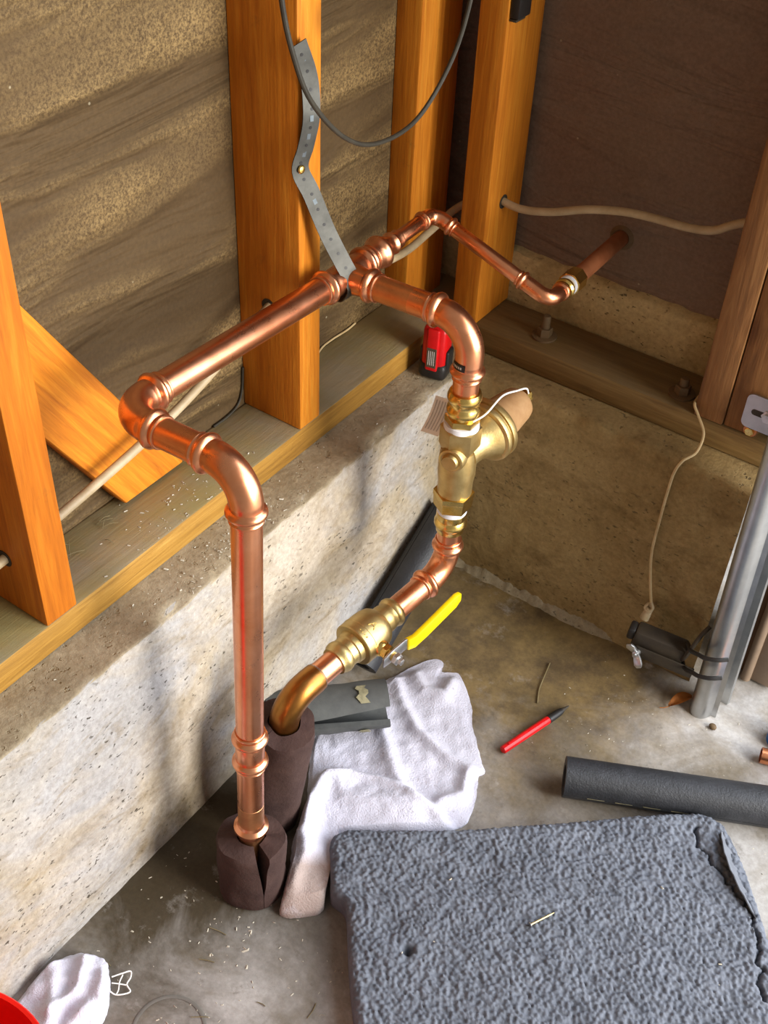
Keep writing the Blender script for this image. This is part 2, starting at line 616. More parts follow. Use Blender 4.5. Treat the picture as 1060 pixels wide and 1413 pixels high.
# ------------------------------------------------------------------ key dimensions (metres, corner of the two foundation faces at the origin)
H = 0.351            # top of foundation ledge
T = 0.038            # sill thickness
Z1 = H + T
XA = -0.0605         # left sill / stud front face
XW = -0.1495         # left wall board
YB = 0.0475          # right sill / stud front face
YW = 0.1365          # right wall board

# ------------------------------------------------------------------ floor
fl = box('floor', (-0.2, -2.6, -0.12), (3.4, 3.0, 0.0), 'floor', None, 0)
tag(fl, 'stained grey concrete garage floor', 'floor', kind='structure')
pc = V((0.168, -0.806, 0))
vs_, fs_ = [], []
n = 48
for r_, z_ in ((0.0365, 0.0006), (0.0385, 0.0012), (0.0405, 0.0006)):
    for k in range(n):
        a = 2 * math.pi * k / n
        vs_.append(pc + V((math.cos(a) * r_, math.sin(a) * r_, z_)))
for i in range(2):
    for k in range(n):
        fs_.append((i * n + k, i * n + (k + 1) % n, (i + 1) * n + (k + 1) % n, (i + 1) * n + k))
mk('patch_ring', vs_, fs_, 'ring', fl)

# ------------------------------------------------------------------ left wall
wl = box('wall_left', (XW - 0.02, -2.2, 0.36), (XW, YW + 0.1, 2.4), 'felt', None, 0)
tag(wl, 'light-streaked dark felt paper wall behind the left studs', 'wall', kind='structure')


def stem(name, prof, axis, a0, a1, step_, mat, parent, amp=0.0022):
    """prof: (across, z) polyline; extruded along an axis with rough relief"""
    dense = []
    for (p, q) in zip(prof, prof[1:]):
        L = math.hypot(q[0] - p[0], q[1] - p[1])
        k = max(1, int(L / 0.008))
        for i in range(k):
            dense.append((p[0] + (q[0] - p[0]) * i / k, p[1] + (q[1] - p[1]) * i / k))
    dense.append(prof[-1])
    N = int((a1 - a0) / step_)
    vs, fs = [], []
    for j in range(N + 1):
        t = a0 + (a1 - a0) * j / N
        for (x, z) in dense:
            p = V((x, t, z)) if axis == 'y' else V((t, x, z))
            dv = fbm(p + V((3, 1, 2)), 9, 4) * amp + fbm(p, 55, 3) * amp * 0.45
            if axis == 'y' and t > -0.36 and abs(z - 0.2205) < 0.0022:
                dv -= 0.0022 * max(0.0, min(1.0, 0.6 + 1.2 * fbm((t, 0, 0), 14, 2)))
            rim = math.exp(-((z - H) / 0.012) ** 2) * math.exp(-(x / 0.014) ** 2)
            chip = max(0.0, fbm(p + V((7, 7, 7)), 32, 3)) * 0.008 * rim
            out = V((1, 0, 0)) if axis == 'y' else V((0, -1, 0))
            if abs(z - H) < 1e-4 and abs(x) > 0.012:
                p = p + V((0, 0, dv * 0.7))
            elif z > 0.001:
                p = p + out * (dv - chip) + V((0, 0, -chip))
            vs.append(p)
    m = len(dense)
    for j in range(N):
        for i in range(m - 1):
            a = j * m + i
            fs.append((a, a + 1, a + m + 1, a + m))
    return mk(name, vs, fs, mat, parent, True, 60)


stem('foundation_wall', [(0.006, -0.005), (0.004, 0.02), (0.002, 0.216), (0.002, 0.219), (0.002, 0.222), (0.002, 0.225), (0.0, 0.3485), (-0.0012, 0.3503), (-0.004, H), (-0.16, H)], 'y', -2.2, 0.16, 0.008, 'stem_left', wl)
sill = box('sill_plate', (XW, -2.2, H), (XA, YW, Z1), 'sill_left', wl, 0.003)


def stud(lo, hi, mat, parent, name='stud'):
    return box(name, lo, hi, mat, parent, 0.002)


stud((XW, -1.0962, Z1), (XA, -1.0582, 2.35), 'stud', wl)
stud((XW, -0.6902, Z1), (XA, -0.6502, 2.35), 'stud_dark', wl)
stud((XW, -0.2842, Z1), (XA, -0.2462, 2.35), 'stud', wl)
stud((XW, 0.014, Z1), (-0.1130, 0.104, 2.35), 'stud', wl)
# diagonal let-in brace
bd = V((0, -0.521, 0.8535))
bw = V((0, 0.8535, 0.521))
b0 = V((0, -0.418, Z1 + 0.004))
b1_ = V((0, -0.512, Z1 + 0.004))
tops = [b0, b1_, b1_ + bd * 0.95, b1_ + bd * 0.95 + bw * ((b0 - b1_).dot(bw))]
vs_ = [V((-0.127, p.y, p.z)) for p in tops] + [V((XW, p.y, p.z)) for p in tops]
bm = bmesh.new()
bv = [bm.verts.new(p) for p in vs_]
for q in ((0, 1, 2, 3), (7, 6, 5, 4), (0, 4, 5, 1), (1, 5, 6, 2), (2, 6, 7, 3), (3, 7, 4, 0)):
    bm.faces.new([bv[i] for i in q])
bmesh.ops.bevel(bm, geom=list(bm.edges), offset=0.0015, segments=1, affect='EDGES')
mkbm('diagonal_brace', bm, 'brace', wl)

# ------------------------------------------------------------------ right wall
wr = box('wall_right', (XW, YW + 0.012, 0.30), (0.42, YW + 0.03, 2.4), 'felt_right', None, 0)
tag(wr, 'dark brown felt paper wall behind the right studs', 'wall', kind='structure')
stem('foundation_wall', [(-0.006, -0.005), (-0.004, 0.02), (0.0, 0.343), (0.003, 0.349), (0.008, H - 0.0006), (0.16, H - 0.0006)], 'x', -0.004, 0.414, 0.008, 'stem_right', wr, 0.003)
# rough mortar lip where the right foundation meets the floor
vs_, fs_ = [], []
nx = 90
for j in range(nx + 1):
    x = 0.0 + 0.33 * j / nx
    wd_ = (0.016 + 0.007 * fbm((x, 1, 0), 22, 3)) * min(1, 0.2 + (0.33 - x) * 9)
    hg_ = (0.016 + 0.008 * fbm((x, 2, 0), 34, 3)) * min(1, 0.2 + (0.33 - x) * 9)
    for k in range(6):
        a = k / 5
        vs_.append(V((x, 0.002 - wd_ * a + fbm((x, a, 3), 60, 2) * 0.002, max(-0.001, hg_ * (1 - a ** 1.6) + fbm((x * 1.3, a, 7), 55, 3) * 0.0045 - (0.002 if k == 5 else 0)))))
for j in range(nx):
    for i in range(5):
        fs_.append((j * 6 + i, j * 6 + i + 1, (j + 1) * 6 + i + 1, (j + 1) * 6 + i))
mk('mortar_lip', vs_, fs_, 'mortar', wr, True, 60)
# curb: rough concrete strip above the sill
vs_, fs_ = [], []
prof = [(YW, H), (YW - 0.001, Z1 + 0.02), (YW - 0.001, 0.452), (YW + 0.002, 0.462), (YW + 0.014, 0.466)]
nx = 70
for j in range(nx + 1):
    x = XW + (0.414 - XW) * j / nx
    for k, (y, z) in enumerate(prof):
        dv = fbm((x, y, z * 2), 24, 4) * 0.004
        vs_.append(V((x, y + dv - 0.001, z + (fbm((x, 3, z), 30, 3) * 0.004 if k > 1 else 0))))
m = len(prof)
for j in range(nx):
    for i in range(m - 1):
        fs_.append((j * m + i, j * m + i + 1, (j + 1) * m + i + 1, (j + 1) * m + i))
mk('curb', vs_, fs_, 'curb', wr, True, 60)
box('sill_plate', (XA, YB, H), (0.414, YW - 0.003, Z1), 'sill_right', wr, 0.003)
stud((-0.0569, YB, Z1), (-0.0189, YW, 2.35), 'stud', wr)
stud((0.3058, YB, Z1), (0.3438, YW, 2.35), 'stud_red', wr)
stud((0.3452, YB + 0.003, Z1), (0.3872, YW, 2.35), 'stud_red', wr)
for bx_, by_, hh in ((0.070, 0.083, 0.030), (0.276, 0.078, 0.022)):
    w_ = MB()
    w_.add(*lathe((bx_, by_, Z1 - 0.001), (0, 0, 1), [(0, 0.0175), (0.0035, 0.0172), (0.004, 0.016)], 28))
    washer = w_.build('bolt_washer', 'iron', wr)
    mk('bolt_nut', *lathe((bx_, by_, Z1 + 0.003), (0, 0, 1), [(0, 0.0105), (0.010, 0.0105), (0.0115, 0.0095)], 6), 'iron', wr, True, 30)
    mk('anchor_bolt', *lathe((bx_, by_, Z1 + 0.003), (0, 0, 1), [(0, 0.006), (hh - 0.003, 0.006), (hh, 0.0048)], 14), 'iron', wr)

# door jamb at the end of the right wall
tj = box('trim_1', (0.416, 0.060, 0.0), (0.473, 0.155, 2.35), 'jamb', None, 0.002)
tag(tj, 'dark brown wooden door jamb beside the steel track', 'jamb', kind='structure')
ts = empty('trim_2', (0.492, 0.08, 0))
tag(ts, 'weathered tan door stop post at the bright opening', 'trim', kind='structure')
box('stop_board', (0.478, 0.046, 0.004), (0.514, 0.13, 2.35), 'trim', ts, 0.003)
mk('weather_strip', *sweep([V((0.476, 0.045, 0.004)), V((0.476, 0.045, 2.3))], [(0, 0.007), (2.296, 0.007)], 14), 'trim', ts)

# ------------------------------------------------------------------ pipework
PR = 0.01475
E1 = V((0.1203, -0.5867, 0.6172))
E2 = V((-0.0316, -0.5867, 0.6093))
TT = V((-0.0316, -0.2386, 0.5921))
E3 = V((0.1357, -0.2386, 0.5990))
E6 = V((0.1335, -0.2400, 0.2400))
E7 = V((0.1050, -0.5180, 0.2280))
E4 = V((-0.0316, -0.0620, 0.5970))
E5 = V((0.1380, -0.0620, 0.5410))
WB = V((0.1270, 0.1485, 0.5300))
R1 = V((0.1235, -0.6140, 0.0020))
R2 = V((0.0780, -0.5320, 0.0020))

def AX(z):
    t = (E3.z - z) / (E3.z - E6.z)
    return E3.lerp(E6, t)


pw = empty('copper_pipework', (R1.x, R1.y, 0.0))
tag(pw, 'bright copper water pipework with brass regulator and ball valve looping round the garage corner', 'pipework')


def end_prof(r, L):
    """press socket: lip, crimp, O-ring bead, crimp; returns rings from the open end to distance L"""
    k = r / 0.01475
    base = [(0, r * 0.97), (0.0002, r * 1.07), (0.0012, r * 1.13), (0.0028, r * 1.13), (0.0040, r * 1.07), (0.0062, r * 1.06), (0.0074, r * 1.16),
            (0.0088, r * 1.28), (0.0105, r * 1.335), (0.0122, r * 1.335), (0.0139, r * 1.28), (0.0153, r * 1.16), (0.0165, r * 1.06), (0.0195, r * 1.055), (0.021, r * 1.085)]
    return [(s * k, q) for s, q in base if s * k < L - 0.001]


def elbow(a, c, b, r, R, leg1, leg2, name='elbow', mat='copper'):
    path = arc_path(along(c, a, leg1), c, along(c, b, leg2), R)
    L = cum(path)[-1]
    tl = R * math.tan((V(c) - V(a)).angle(V(b) - V(c)) / 2)
    k1, k2 = leg1 - tl, leg2 - tl
    p1, p2 = end_prof(r, k1 + 0.012), end_prof(r, k2 + 0.012)
    rings = list(p1)
    s0, s1 = p1[-1][0] + 0.002, L - p2[-1][0] - 0.002
    q = max(6, int((s1 - s0) / 0.004))
    rings += [(s0 + (s1 - s0) * i / q, r * 1.085) for i in range(q + 1)]
    rings += [(L - s, rr) for s, rr in reversed(p2)]
    return mk(name, *sweep(path, rings, 36), mat, pw)


def pipe(a, b, r, mat='copper', name='pipe'):
    L = (V(b) - V(a)).length
    return mk(name, *sweep([a, b], [(0, r * 0.97), (0.0004, r), (L - 0.0004, r), (L, r * 0.97)], 32), mat, pw)


LEG = 0.056
# riser, elbow, offset, elbow, long run
pipe(R1, along(R1, E1, 0.150), PR, 'copper_dull')
pipe(along(R1, E1, 0.150), along(E1, R1, LEG - 0.014), PR)
elbow(R1, E1, E2, PR, 0.036, LEG, LEG)
pipe(along(E1, E2, LEG - 0.014), along(E2, E1, LEG - 0.014), PR)
elbow(E1, E2, TT, PR, 0.036, LEG, LEG)
pipe(along(E2, TT, LEG - 0.014), along(TT, E2, 0.026), PR)


def coupling(c, d, r, half, name='coupling', mat='copper'):
    d = V(d).normalized()
    p = end_prof(r, half)
    rings = list(p) + [(half, r * 1.06)] + [(2 * half - s, q) for s, q in reversed(p)]
    return mk(name, *sweep([V(c) - d * half, V(c) + d * half], rings, 36), mat, pw)


rd = (E1 - R1).normalized()
coupling(R1 + rd * 0.243, rd, PR, 0.030)
# lower collar just above the foam sleeve
pr_ = [(0, PR * 0.97), (0.0005, PR * 1.08), (0.004, PR * 1.1), (0.006, PR * 1.26), (0.009, PR * 1.36), (0.012, PR * 1.34), (0.014, PR * 1.2), (0.0155, PR * 1.06), (0.02, PR * 1.0)]
mk('collar', *sweep([R1 + rd * 0.098, R1 + rd * 0.118], pr_, 36), 'copper', pw)

# tee
tr = MB()
dy = (E4 - TT).normalized()
d0 = (TT - E2).normalized()
pA, pB = TT - d0 * 0.047, TT + dy * 0.045
p = end_prof(PR, 0.03)
Lt = cum([pA, TT, pB])[-1]
tr.add(*sweep([pA, TT, pB], list(p) + [(0.026, PR * 1.1), (0.047, PR * 1.16), (Lt - 0.024, PR * 1.1)] + [(Lt - s, q) for s, q in reversed(p)], 36))
dx = (E3 - TT).normalized()
rings = list(p) + [(0.026, PR * 1.1), (0.033, PR * 1.2), (0.044, PR * 1.1)]
tr.add(*sweep([TT + dx * 0.047, TT], rings, 36))
tee = tr.build('tee', 'copper', pw)
pipe(TT + dx * 0.026, along(E3, TT, LEG - 0.014), PR, 'copper_dull')
pipe(along(E3, TT, LEG - 0.010), along(E3, TT, LEG + 0.020), PR * 1.004)
e3 = elbow(TT, E3, E6, PR, 0.040, LEG, LEG + 0.016)
# printed sticker on the elbow
st_o = AX(0.5455)
vs_, fs_ = [], []
for i in range(7):
    a = math.radians(222 + 66 * i / 6)
    for z in (0.0, 0.0085):
        vs_.append(st_o + V((math.cos(a) * 0.0167, math.sin(a) * 0.0167, z)))
for i in range(6):
    fs_.append((2 * i, 2 * i + 1, 2 * i + 3, 2 * i + 2))
stk = mk('sticker', vs_, fs_, 'label_black', e3)
vs_, fs_ = [], []
for i in range(5):
    a = math.radians(232 + 46 * i / 5)
    a2 = a + math.radians(6)
    k = len(vs_)
    for aa in (a, a2):
        for z in (0.0028, 0.0058):
            vs_.append(st_o + V((math.cos(aa) * 0.0170, math.sin(aa) * 0.0170, z)))
    fs_.append((k, k + 1, k + 3, k + 2))
mk('sticker_print', vs_, fs_, 'label_white', e3)

# reducer chain to the thin branch
rr_ = [(0, PR * 0.97), (0.0005, PR), (0.0075, PR), (0.008, PR * 1.06), (0.010, PR * 1.10), (0.016, PR * 1.08), (0.019, PR * 1.2), (0.0225, PR * 1.34), (0.026, PR * 1.34), (0.029, PR * 1.2), (0.031, PR * 1.06),
       (0.034, PR * 1.02), (0.040, 0.0118), (0.044, 0.0116), (0.046, 0.0128), (0.0485, 0.0136), (0.051, 0.0128), (0.053, 0.0106), (0.058, 0.0104), (0.060, 0.0112), (0.062, 0.0112), (0.063, 0.0098), (0.0635, 0.0085)]
mk('reducer', *sweep([TT + dy * 0.040, TT + dy * 0.1035], rr_, 36), 'copper', pw)
TR = 0.0088
pipe(TT + dy * 0.098, along(E4, TT, 0.020), TR)
elbow(TT, E4, E5, TR, 0.015, 0.030, 0.034)
pipe(along(E4, E5, 0.026), along(E5, E4, 0.026), TR * 0.97)
elbow(E4, E5, WB, TR, 0.016, 0.048, 0.036)
dw = (WB - E5).normalized()
ad = [(0, 0.0085), (0.0004, 0.0118), (0.003, 0.0122), (0.005, 0.0105), (0.008, 0.0128), (0.011, 0.0128), (0.013, 0.0108)]
brs = mk('brass_adapter', *sweep([E5 + dw * 0.030, E5 + dw * 0.046], ad + [(0.016, 0.0108)], 30), 'brass', pw)
mk('thread_tape', *lathe(E5 + dw * 0.045, dw, [(0, 0.0105), (0.0005, 0.0122), (0.005, 0.0124), (0.0065, 0.0105)], 28), 'ptfe', pw)
mk('brass_hex_coupling', *lathe(E5 + dw * 0.050, dw, [(0, 0.0120), (0.001, 0.0145), (0.024, 0.0145), (0.026, 0.0118)], 8), 'brass', pw, True, 30)
pipe(E5 + dw * 0.074, WB, 0.0105, 'copper_oxide')
hp = V((0.1275, YW + 0.0125, 0.5306))
mk('escutcheon_rim', *lathe(hp - V((0, 0.003, 0)), (0, 1, 0), [(0, 0.0112), (0.0005, 0.0145), (0.003, 0.0175)], 24, False), 'iron', wr)

# ---- drop leg with the pressure regulator

up = V((0, 0, 1))
pipe(AX(0.545), AX(0.500), PR)
mk('press_adapter', *lathe(AX(0.512), -up, [(0, 0.0152), (0.0004, 0.0172), (0.003, 0.0185), (0.006, 0.0195), (0.009, 0.0196), (0.012, 0.0182), (0.014, 0.0172), (0.019, 0.0172), (0.021, 0.0186), (0.025, 0.0192), (0.029, 0.0188), (0.031, 0.0172), (0.034, 0.0168)], 36), 'brass', pw)
mk('adapter_nut', *lathe(AX(0.479), -up, [(0, 0.0175), (0.001, 0.0200), (0.009, 0.0200), (0.010, 0.0180)], 6), 'brass', pw, True, 30)
mk('thread_tape', *lathe(AX(0.4695), -up, [(0, 0.0172), (0.0005, 0.0200), (0.007, 0.0205), (0.0075, 0.017)], 32), 'ptfe', pw)
reg = MB()
reg.add(*lathe(AX(0.432), -up, [(0, 0.0180), (0.001, 0.0205), (0.008, 0.0215), (0.020, 0.0222), (0.036, 0.0222), (0.044, 0.0212), (0.050, 0.0206), (0.0645, 0.0206), (0.066, 0.0190)], 40))
reg.add(*lathe(AX(0.464), -up, [(0, 0.0200), (0.0015, 0.0238), (0.026, 0.0240), (0.031, 0.0222), (0.036, 0.0200)], 6))
bc = AX(0.422)
bdir = V((0.10, 0.985, 0.10)).normalized()
reg.add(*lathe(bc + bdir * 0.004, bdir, [(0, 0.0225), (0.018, 0.0230), (0.026, 0.0255), (0.033, 0.0300), (0.040, 0.0345)], 40))
regb = reg.build('pressure_regulator', 'bronze', pw, True, 32)
regb['label'] = 'cast bronze pressure regulator body'
mk('bonnet_flange', *lathe(bc + bdir * 0.044, bdir, [(0, 0.030), (0.0005, 0.0360), (0.002, 0.0385), (0.005, 0.0392), (0.008, 0.0385), (0.0085, 0.0365), (0.0105, 0.0365), (0.0112, 0.0390), (0.0165, 0.0395), (0.0195, 0.0380), (0.0215, 0.0340), (0.022, 0.02)], 48), 'bronze', regb)
bn = mk('bonnet_cap', *lathe(bc + bdir * 0.064, bdir, [(0, 0.034), (0.003, 0.0325), (0.008, 0.0285), (0.016, 0.0262), (0.034, 0.0238), (0.046, 0.0222), (0.052, 0.0205), (0.056, 0.0165), (0.058, 0.010)], 40), 'bronze_cap', regb)
mk('adjusting_screw', *lathe(bc + bdir * 0.120, bdir, [(0, 0.0060), (0.006, 0.0060), (0.0065, 0.0085), (0.0125, 0.0085), (0.013, 0.0045), (0.018, 0.0045)], 6), 'brass', regb, True, 30)
pd = V((0.18, -0.98, 0.02)).normalized()
pcn = AX(0.428)
mk('plug_boss', *lathe(pcn + pd * 0.008, pd, [(0, 0.0165), (0.014, 0.0155), (0.0165, 0.0145), (0.0172, 0.0125), (0.0165, 0.0105)], 30), 'bronze', regb)
mk('plug', *lathe(pcn + pd * 0.020, pd, [(0, 0.0100), (0.0075, 0.0098), (0.0095, 0.0085)], 26), 'brass_satin', regb)
mk('union_nut', *lathe(AX(0.368), -up, [(0, 0.0195), (0.0015, 0.0245), (0.0085, 0.0245), (0.0095, 0.0238), (0.024, 0.0230), (0.0255, 0.0185)], 6), 'brass', regb, True, 25)
mk('thread_tape', *lathe(AX(0.3425), -up, [(0, 0.0150), (0.0005, 0.0182), (0.007, 0.0182), (0.0075, 0.0150)], 30), 'ptfe', pw)
mk('press_adapter', *lathe(AX(0.336), -up, [(0, 0.0160), (0.0015, 0.0180), (0.009, 0.0182), (0.011, 0.0175), (0.013, 0.0186), (0.017, 0.0200), (0.020, 0.0200), (0.023, 0.0186), (0.025, 0.0172), (0.031, 0.0170), (0.032, 0.0150)], 34), 'brass', pw)
pipe(AX(0.310), AX(0.272), PR)
# hang wire and paper tag
hw = MB()
hw.add(*tube([AX(0.478) + V((0.016, -0.004, 0.0)), AX(0.482) + V((0.024, 0.010, 0.003)), AX(0.487) + V((0.026, 0.040, 0.006)), bc + bdir * 0.095 + V((0.008, 0, 0.034)), bc + bdir * 0.118 + V((0.006, 0, 0.022)), bc + bdir * 0.128 + V((0.004, 0, 0.008))], 0.0011, 8))
hw.build('tag_wire', 'paper', regb)


def quad_sheet(grid, th):
    """thin bent sheet from a grid of points, with real thickness"""
    rows, cols = len(grid), len(grid[0])
    vs, fs = [], []
    nrm = (grid[0][1] - grid[0][0]).cross(grid[1][0] - grid[0][0]).normalized() * th
    for off in (V((0, 0, 0)), nrm):
        for r in grid:
            for q in r:
                vs.append(q + off)
    k = rows * cols
    for i in range(rows - 1):
        for j in range(cols - 1):
            a = i * cols + j
            fs.append((a, a + 1, a + cols + 1, a + cols))
            fs.append((k + a + cols, k + a + cols + 1, k + a + 1, k + a))
    for i in range(rows - 1):
        for j in (0, cols - 1):
            a = i * cols + j
            fs.append((a, a + cols, k + a + cols, k + a))
    for j in range(cols - 1):
        for i in (0, rows - 1):
            a = i * cols + j
            fs.append((a, a + 1, k + a + 1, k + a))
    return vs, fs


# paper tag
tg0 = V((0.068, -0.216, 0.409))
tu = V((0.0155, 0.004, 0.058))
tv = V((0.026, -0.003, 0.006))
grid = [[tg0 + tu * (i / 6) + tv * (j / 4) + V((0, 0.004 * math.sin(i * 0.6), 0)) for j in range(5)] for i in range(7)]
pt_ = mk('paper_tag', *quad_sheet(grid, 0.0004), 'paper', regb)
ink = MB()
nn = tu.cross(tv).normalized()
if nn.dot(cam.location - tg0) < 0:
    nn = -nn
for j in range(5):
    a = tg0 + tv * (0.14 + 0.16 * j) + tu * 0.10 + nn * 0.0012
    rows = [[a + tu * (0.8 * i / 6) + V((0, 0.004 * math.sin((0.1 + 0.8 * i / 6) * 3.6), 0)) + tv * (0.05 * q) for q in range(2)] for i in range(7)]
    ink.add(*quad_sheet(rows, 0.0001))
ink.build('tag_print', 'ink', regb)

# ---- lower run with the ball valve
elbow(E3, E6, E7, PR, 0.034, 0.050, 0.050)
dr = (E7 - E6).normalized()


def LR(s):
    return E6 + dr * s


pipe(LR(0.036), LR(0.112), PR)
pipe(LR(0.192), LR(0.246), PR)
bvm = MB()
prof = [(0.096, 0.0150), (0.0965, 0.0168), (0.099, 0.0185), (0.102, 0.0192), (0.105, 0.0185), (0.107, 0.0168), (0.110, 0.0165), (0.113, 0.0175), (0.117, 0.0180), (0.121, 0.0175), (0.1235, 0.0178), (0.126, 0.0215),
        (0.130, 0.0248), (0.137, 0.0268), (0.146, 0.0276), (0.1565, 0.0276), (0.157, 0.0282), (0.1585, 0.0282), (0.159, 0.0278), (0.170, 0.0278), (0.1712, 0.0268), (0.172, 0.0210), (0.1785, 0.0200), (0.180, 0.0185), (0.188, 0.0182), (0.190, 0.0195),
        (0.194, 0.0202), (0.198, 0.0195), (0.200, 0.0178), (0.204, 0.0172), (0.2045, 0.0150)]
bvb = mk('ball_valve', *sweep([LR(0.096), LR(0.2045)], [(s - 0.096, r) for s, r in prof], 44), 'brass_satin', pw, True, 32)
bvb['label'] = 'brass ball valve body'
vx = V((1, 0, 0))
vx = (vx - dr * vx.dot(dr)).normalized()
vc = LR(0.152)
mk('valve_stem', *lathe(vc + vx * 0.018, vx, [(0, 0.0105), (0.012, 0.0100), (0.014, 0.0085), (0.020, 0.0085), (0.0205, 0.0060), (0.034, 0.0060)], 24), 'brass', bvb)
mk('packing_nut', *lathe(vc + vx * 0.032, vx, [(0, 0.0090), (0.0008, 0.0098), (0.007, 0.0098), (0.0075, 0.0088)], 6), 'brass', bvb, True, 30)
mk('handle_nut', *lathe(vc + vx * 0.0485, vx, [(0, 0.0070), (0.0006, 0.0078), (0.0055, 0.0078), (0.006, 0.0065), (0.0062, 0.0045), (0.011, 0.0045), (0.0115, 0.003)], 6), 'steel', bvb, True, 30)
hy = -dr
hz = vx.cross(hy).normalized()
if hz.z < 0:
    hz = -hz
h0 = vc + vx * 0.044
steel_line = [h0 - hy * 0.016, h0, h0 + hy * 0.022, h0 + hy * 0.030 + vx * 0.004 + hz * 0.002]
yel_line = [h0 + hy * 0.024 + vx * 0.0012, h0 + hy * 0.032 + vx * 0.006 + hz * 0.003, h0 + hy * 0.050 + vx * 0.009 + hz * 0.010, h0 + hy * 0.100 + vx * 0.012 + hz * 0.022, h0 + hy * 0.108 + vx * 0.0125 + hz * 0.024]


def bar(line, widths, th, nrm, wdir):
    vs, fs = [], []
    for p, w in zip(line, widths):
        for a, b in ((-1, -1), (1, -1), (1, 1), (-1, 1)):
            vs.append(p + wdir * (a * w / 2) + nrm * (b * th / 2))
    for i in range(len(line) - 1):
        for k in range(4):
            a, b = i * 4 + k, i * 4 + (k + 1) % 4
            fs.append((a, b, b + 4, a + 4))
    fs.append((0, 1, 2, 3)[::-1])
    e = (len(line) - 1) * 4
    fs.append((e, e + 1, e + 2, e + 3))
    bm = bmesh.new()
    bv = [bm.verts.new(v) for v in vs]
    for f in fs:
        bm.faces.new([bv[i] for i in f])
    bmesh.ops.recalc_face_normals(bm, faces=bm.faces)
    sharp = [e for e in bm.edges if len(e.link_faces) == 2 and e.calc_face_angle() > 0.8]
    bmesh.ops.bevel(bm, geom=sharp, offset=th * 0.22, segments=2, profile=0.5, affect='EDGES')
    return bm


mkbm('handle_bracket', bar(steel_line, [0.014, 0.019, 0.018, 0.017], 0.0028, vx, hz), 'steel', bvb)
vh = mkbm('handle_grip', bar(yel_line, [0.019, 0.020, 0.021, 0.021, 0.012], 0.0062, vx, hz), 'yellow', bvb)
vh['label'] = 'yellow vinyl lever handle'
# cast letter on the valve body
lt = MB()
un = (up - dr * up.dot(dr)).normalized()
ln = (un * 0.92 + vx * 0.40).normalized()
lw = dr.cross(ln).normalized()
lc = LR(0.148) + ln * 0.0272
for (a, b) in (((-0.0045, -0.0045), (0.0, 0.005)), ((0.0045, -0.0045), (0.0, 0.005)), ((-0.0026, -0.001), (0.0026, -0.001))):
    lt.add(*sweep([lc + lw * a[0] - dr * a[1], lc + lw * b[0] - dr * b[1]], [(0, 0.0008), (math.hypot(b[0] - a[0], b[1] - a[1]), 0.0008)], 8))
for q in range(4):
    lt.add(*lathe(LR(0.165) + ln * 0.0274 + lw * (-0.006 + 0.004 * q), ln, [(0, 0.0010), (0.0008, 0.0008)], 8))
lt.build('cast_lettering', 'brass', bvb)
# old soldered elbow going down into the second sleeve
path = arc_path(LR(0.232), E7, along(E7, R2, 0.07), 0.034)
L = cum(path)[-1]
rg = [(0, PR * 1.0), (0.0004, PR * 1.13), (0.004, PR * 1.15)] + [(0.006 + (L - 0.010) * i / 22, PR * (1.17 if i < 21 else 1.15)) for i in range(23)] + [(L, PR)]
mk('soldered_elbow', *sweep(path, rg, 34), 'copper_old', pw)
mk('solder_bead', *lathe(LR(0.2305), dr, [(0, PR), (0.0008, PR * 1.06), (0.002, PR * 1.12), (0.003, PR * 1.15)], 30), 'steel', pw)
pipe(along(E7, R2, 0.066), R2, PR, 'copper_old')


# ------------------------------------------------------------------ brown foam sleeves
def sleeve(name, a, b, r_out, r_in, gap_ang, gap0, gap1, label, seed, cut=0.0):
    """split foam collar round a pipe: open C section with ragged rims; gap half-angle goes from gap0 (base) to gap1 (top)"""
    a, b = V(a), V(b)
    d = (b - a)
    L = d.length
    d.normalize()
    u, w = frame_of(d, V((1, 0, 0)))
    nz, na = 14, 40
    vs, fs = [], []
    for side in (0, 1):
        for i in range(nz + 1):
            t = i / nz
            g = gap0 + (gap1 - gap0) * max(0, (t - 0.25) / 0.75) ** 1.2
            for k in range(na + 1):
                ang = gap_ang + g + (2 * math.pi - 2 * g) * k / na
                r = r_out if side == 0 else r_in
                q = a + d * (L * t)
                if side == 0:
                    r *= 1 + 0.06 * fbm((math.cos(ang) * 1.6 + seed, math.sin(ang) * 1.6, t * 2.5), 1.0, 3)
                    if i == 0:
                        r *= 0.97
                    if i == nz:
                        r *= 0.95
                z = fbm((math.cos(ang) * 0.8, math.sin(ang) * 0.8, seed), 1.0, 2) * 0.007 * t + (0.0 if side else -0.003 * t ** 6)
                vs.append(q + (u * math.cos(ang) + w * math.sin(ang)) * r + d * z)
    m = na + 1
    k0 = (nz + 1) * m
    for i in range(nz):
        for k in range(na):
            p = i * m + k
            fs.append((p, p + 1, p + m + 1, p + m))
            fs.append((k0 + p, k0 + p + m, k0 + p + m + 1, k0 + p + 1))
        for k in (0, na):
            p = i * m + k
            fs.append((p, p + m, k0 + p + m, k0 + p))
    for k in range(na):
        for i in (0, nz):
            p = i * m + k
            fs.append((p, p + 1, k0 + p + 1, k0 + p))
    o = mk(name, vs, fs, 'sleeve', None, True, 60)
    tag(o, label, 'pipe insulation', 'brown foam sleeves round the risers')
    return o


sd = (E1 - R1).normalized()
sleeve('foam_sleeve', R1 + V((0.001, -0.001, -0.001)), R1 + sd * 0.090, 0.0400, 0.0170, math.radians(-30), 0.008, 0.20, 'short brown foam sleeve split open at the foot of the front copper riser', 1.3)
s2 = (E7 - R2).normalized()
sleeve('foam_sleeve', R2 + V((0.000, 0, 0.0)), R2 + s2 * 0.190, 0.0385, 0.0190, math.radians(-95), 0.004, 0.012, 'tall brown foam sleeve leaning behind the riser under the old elbow', 4.1)

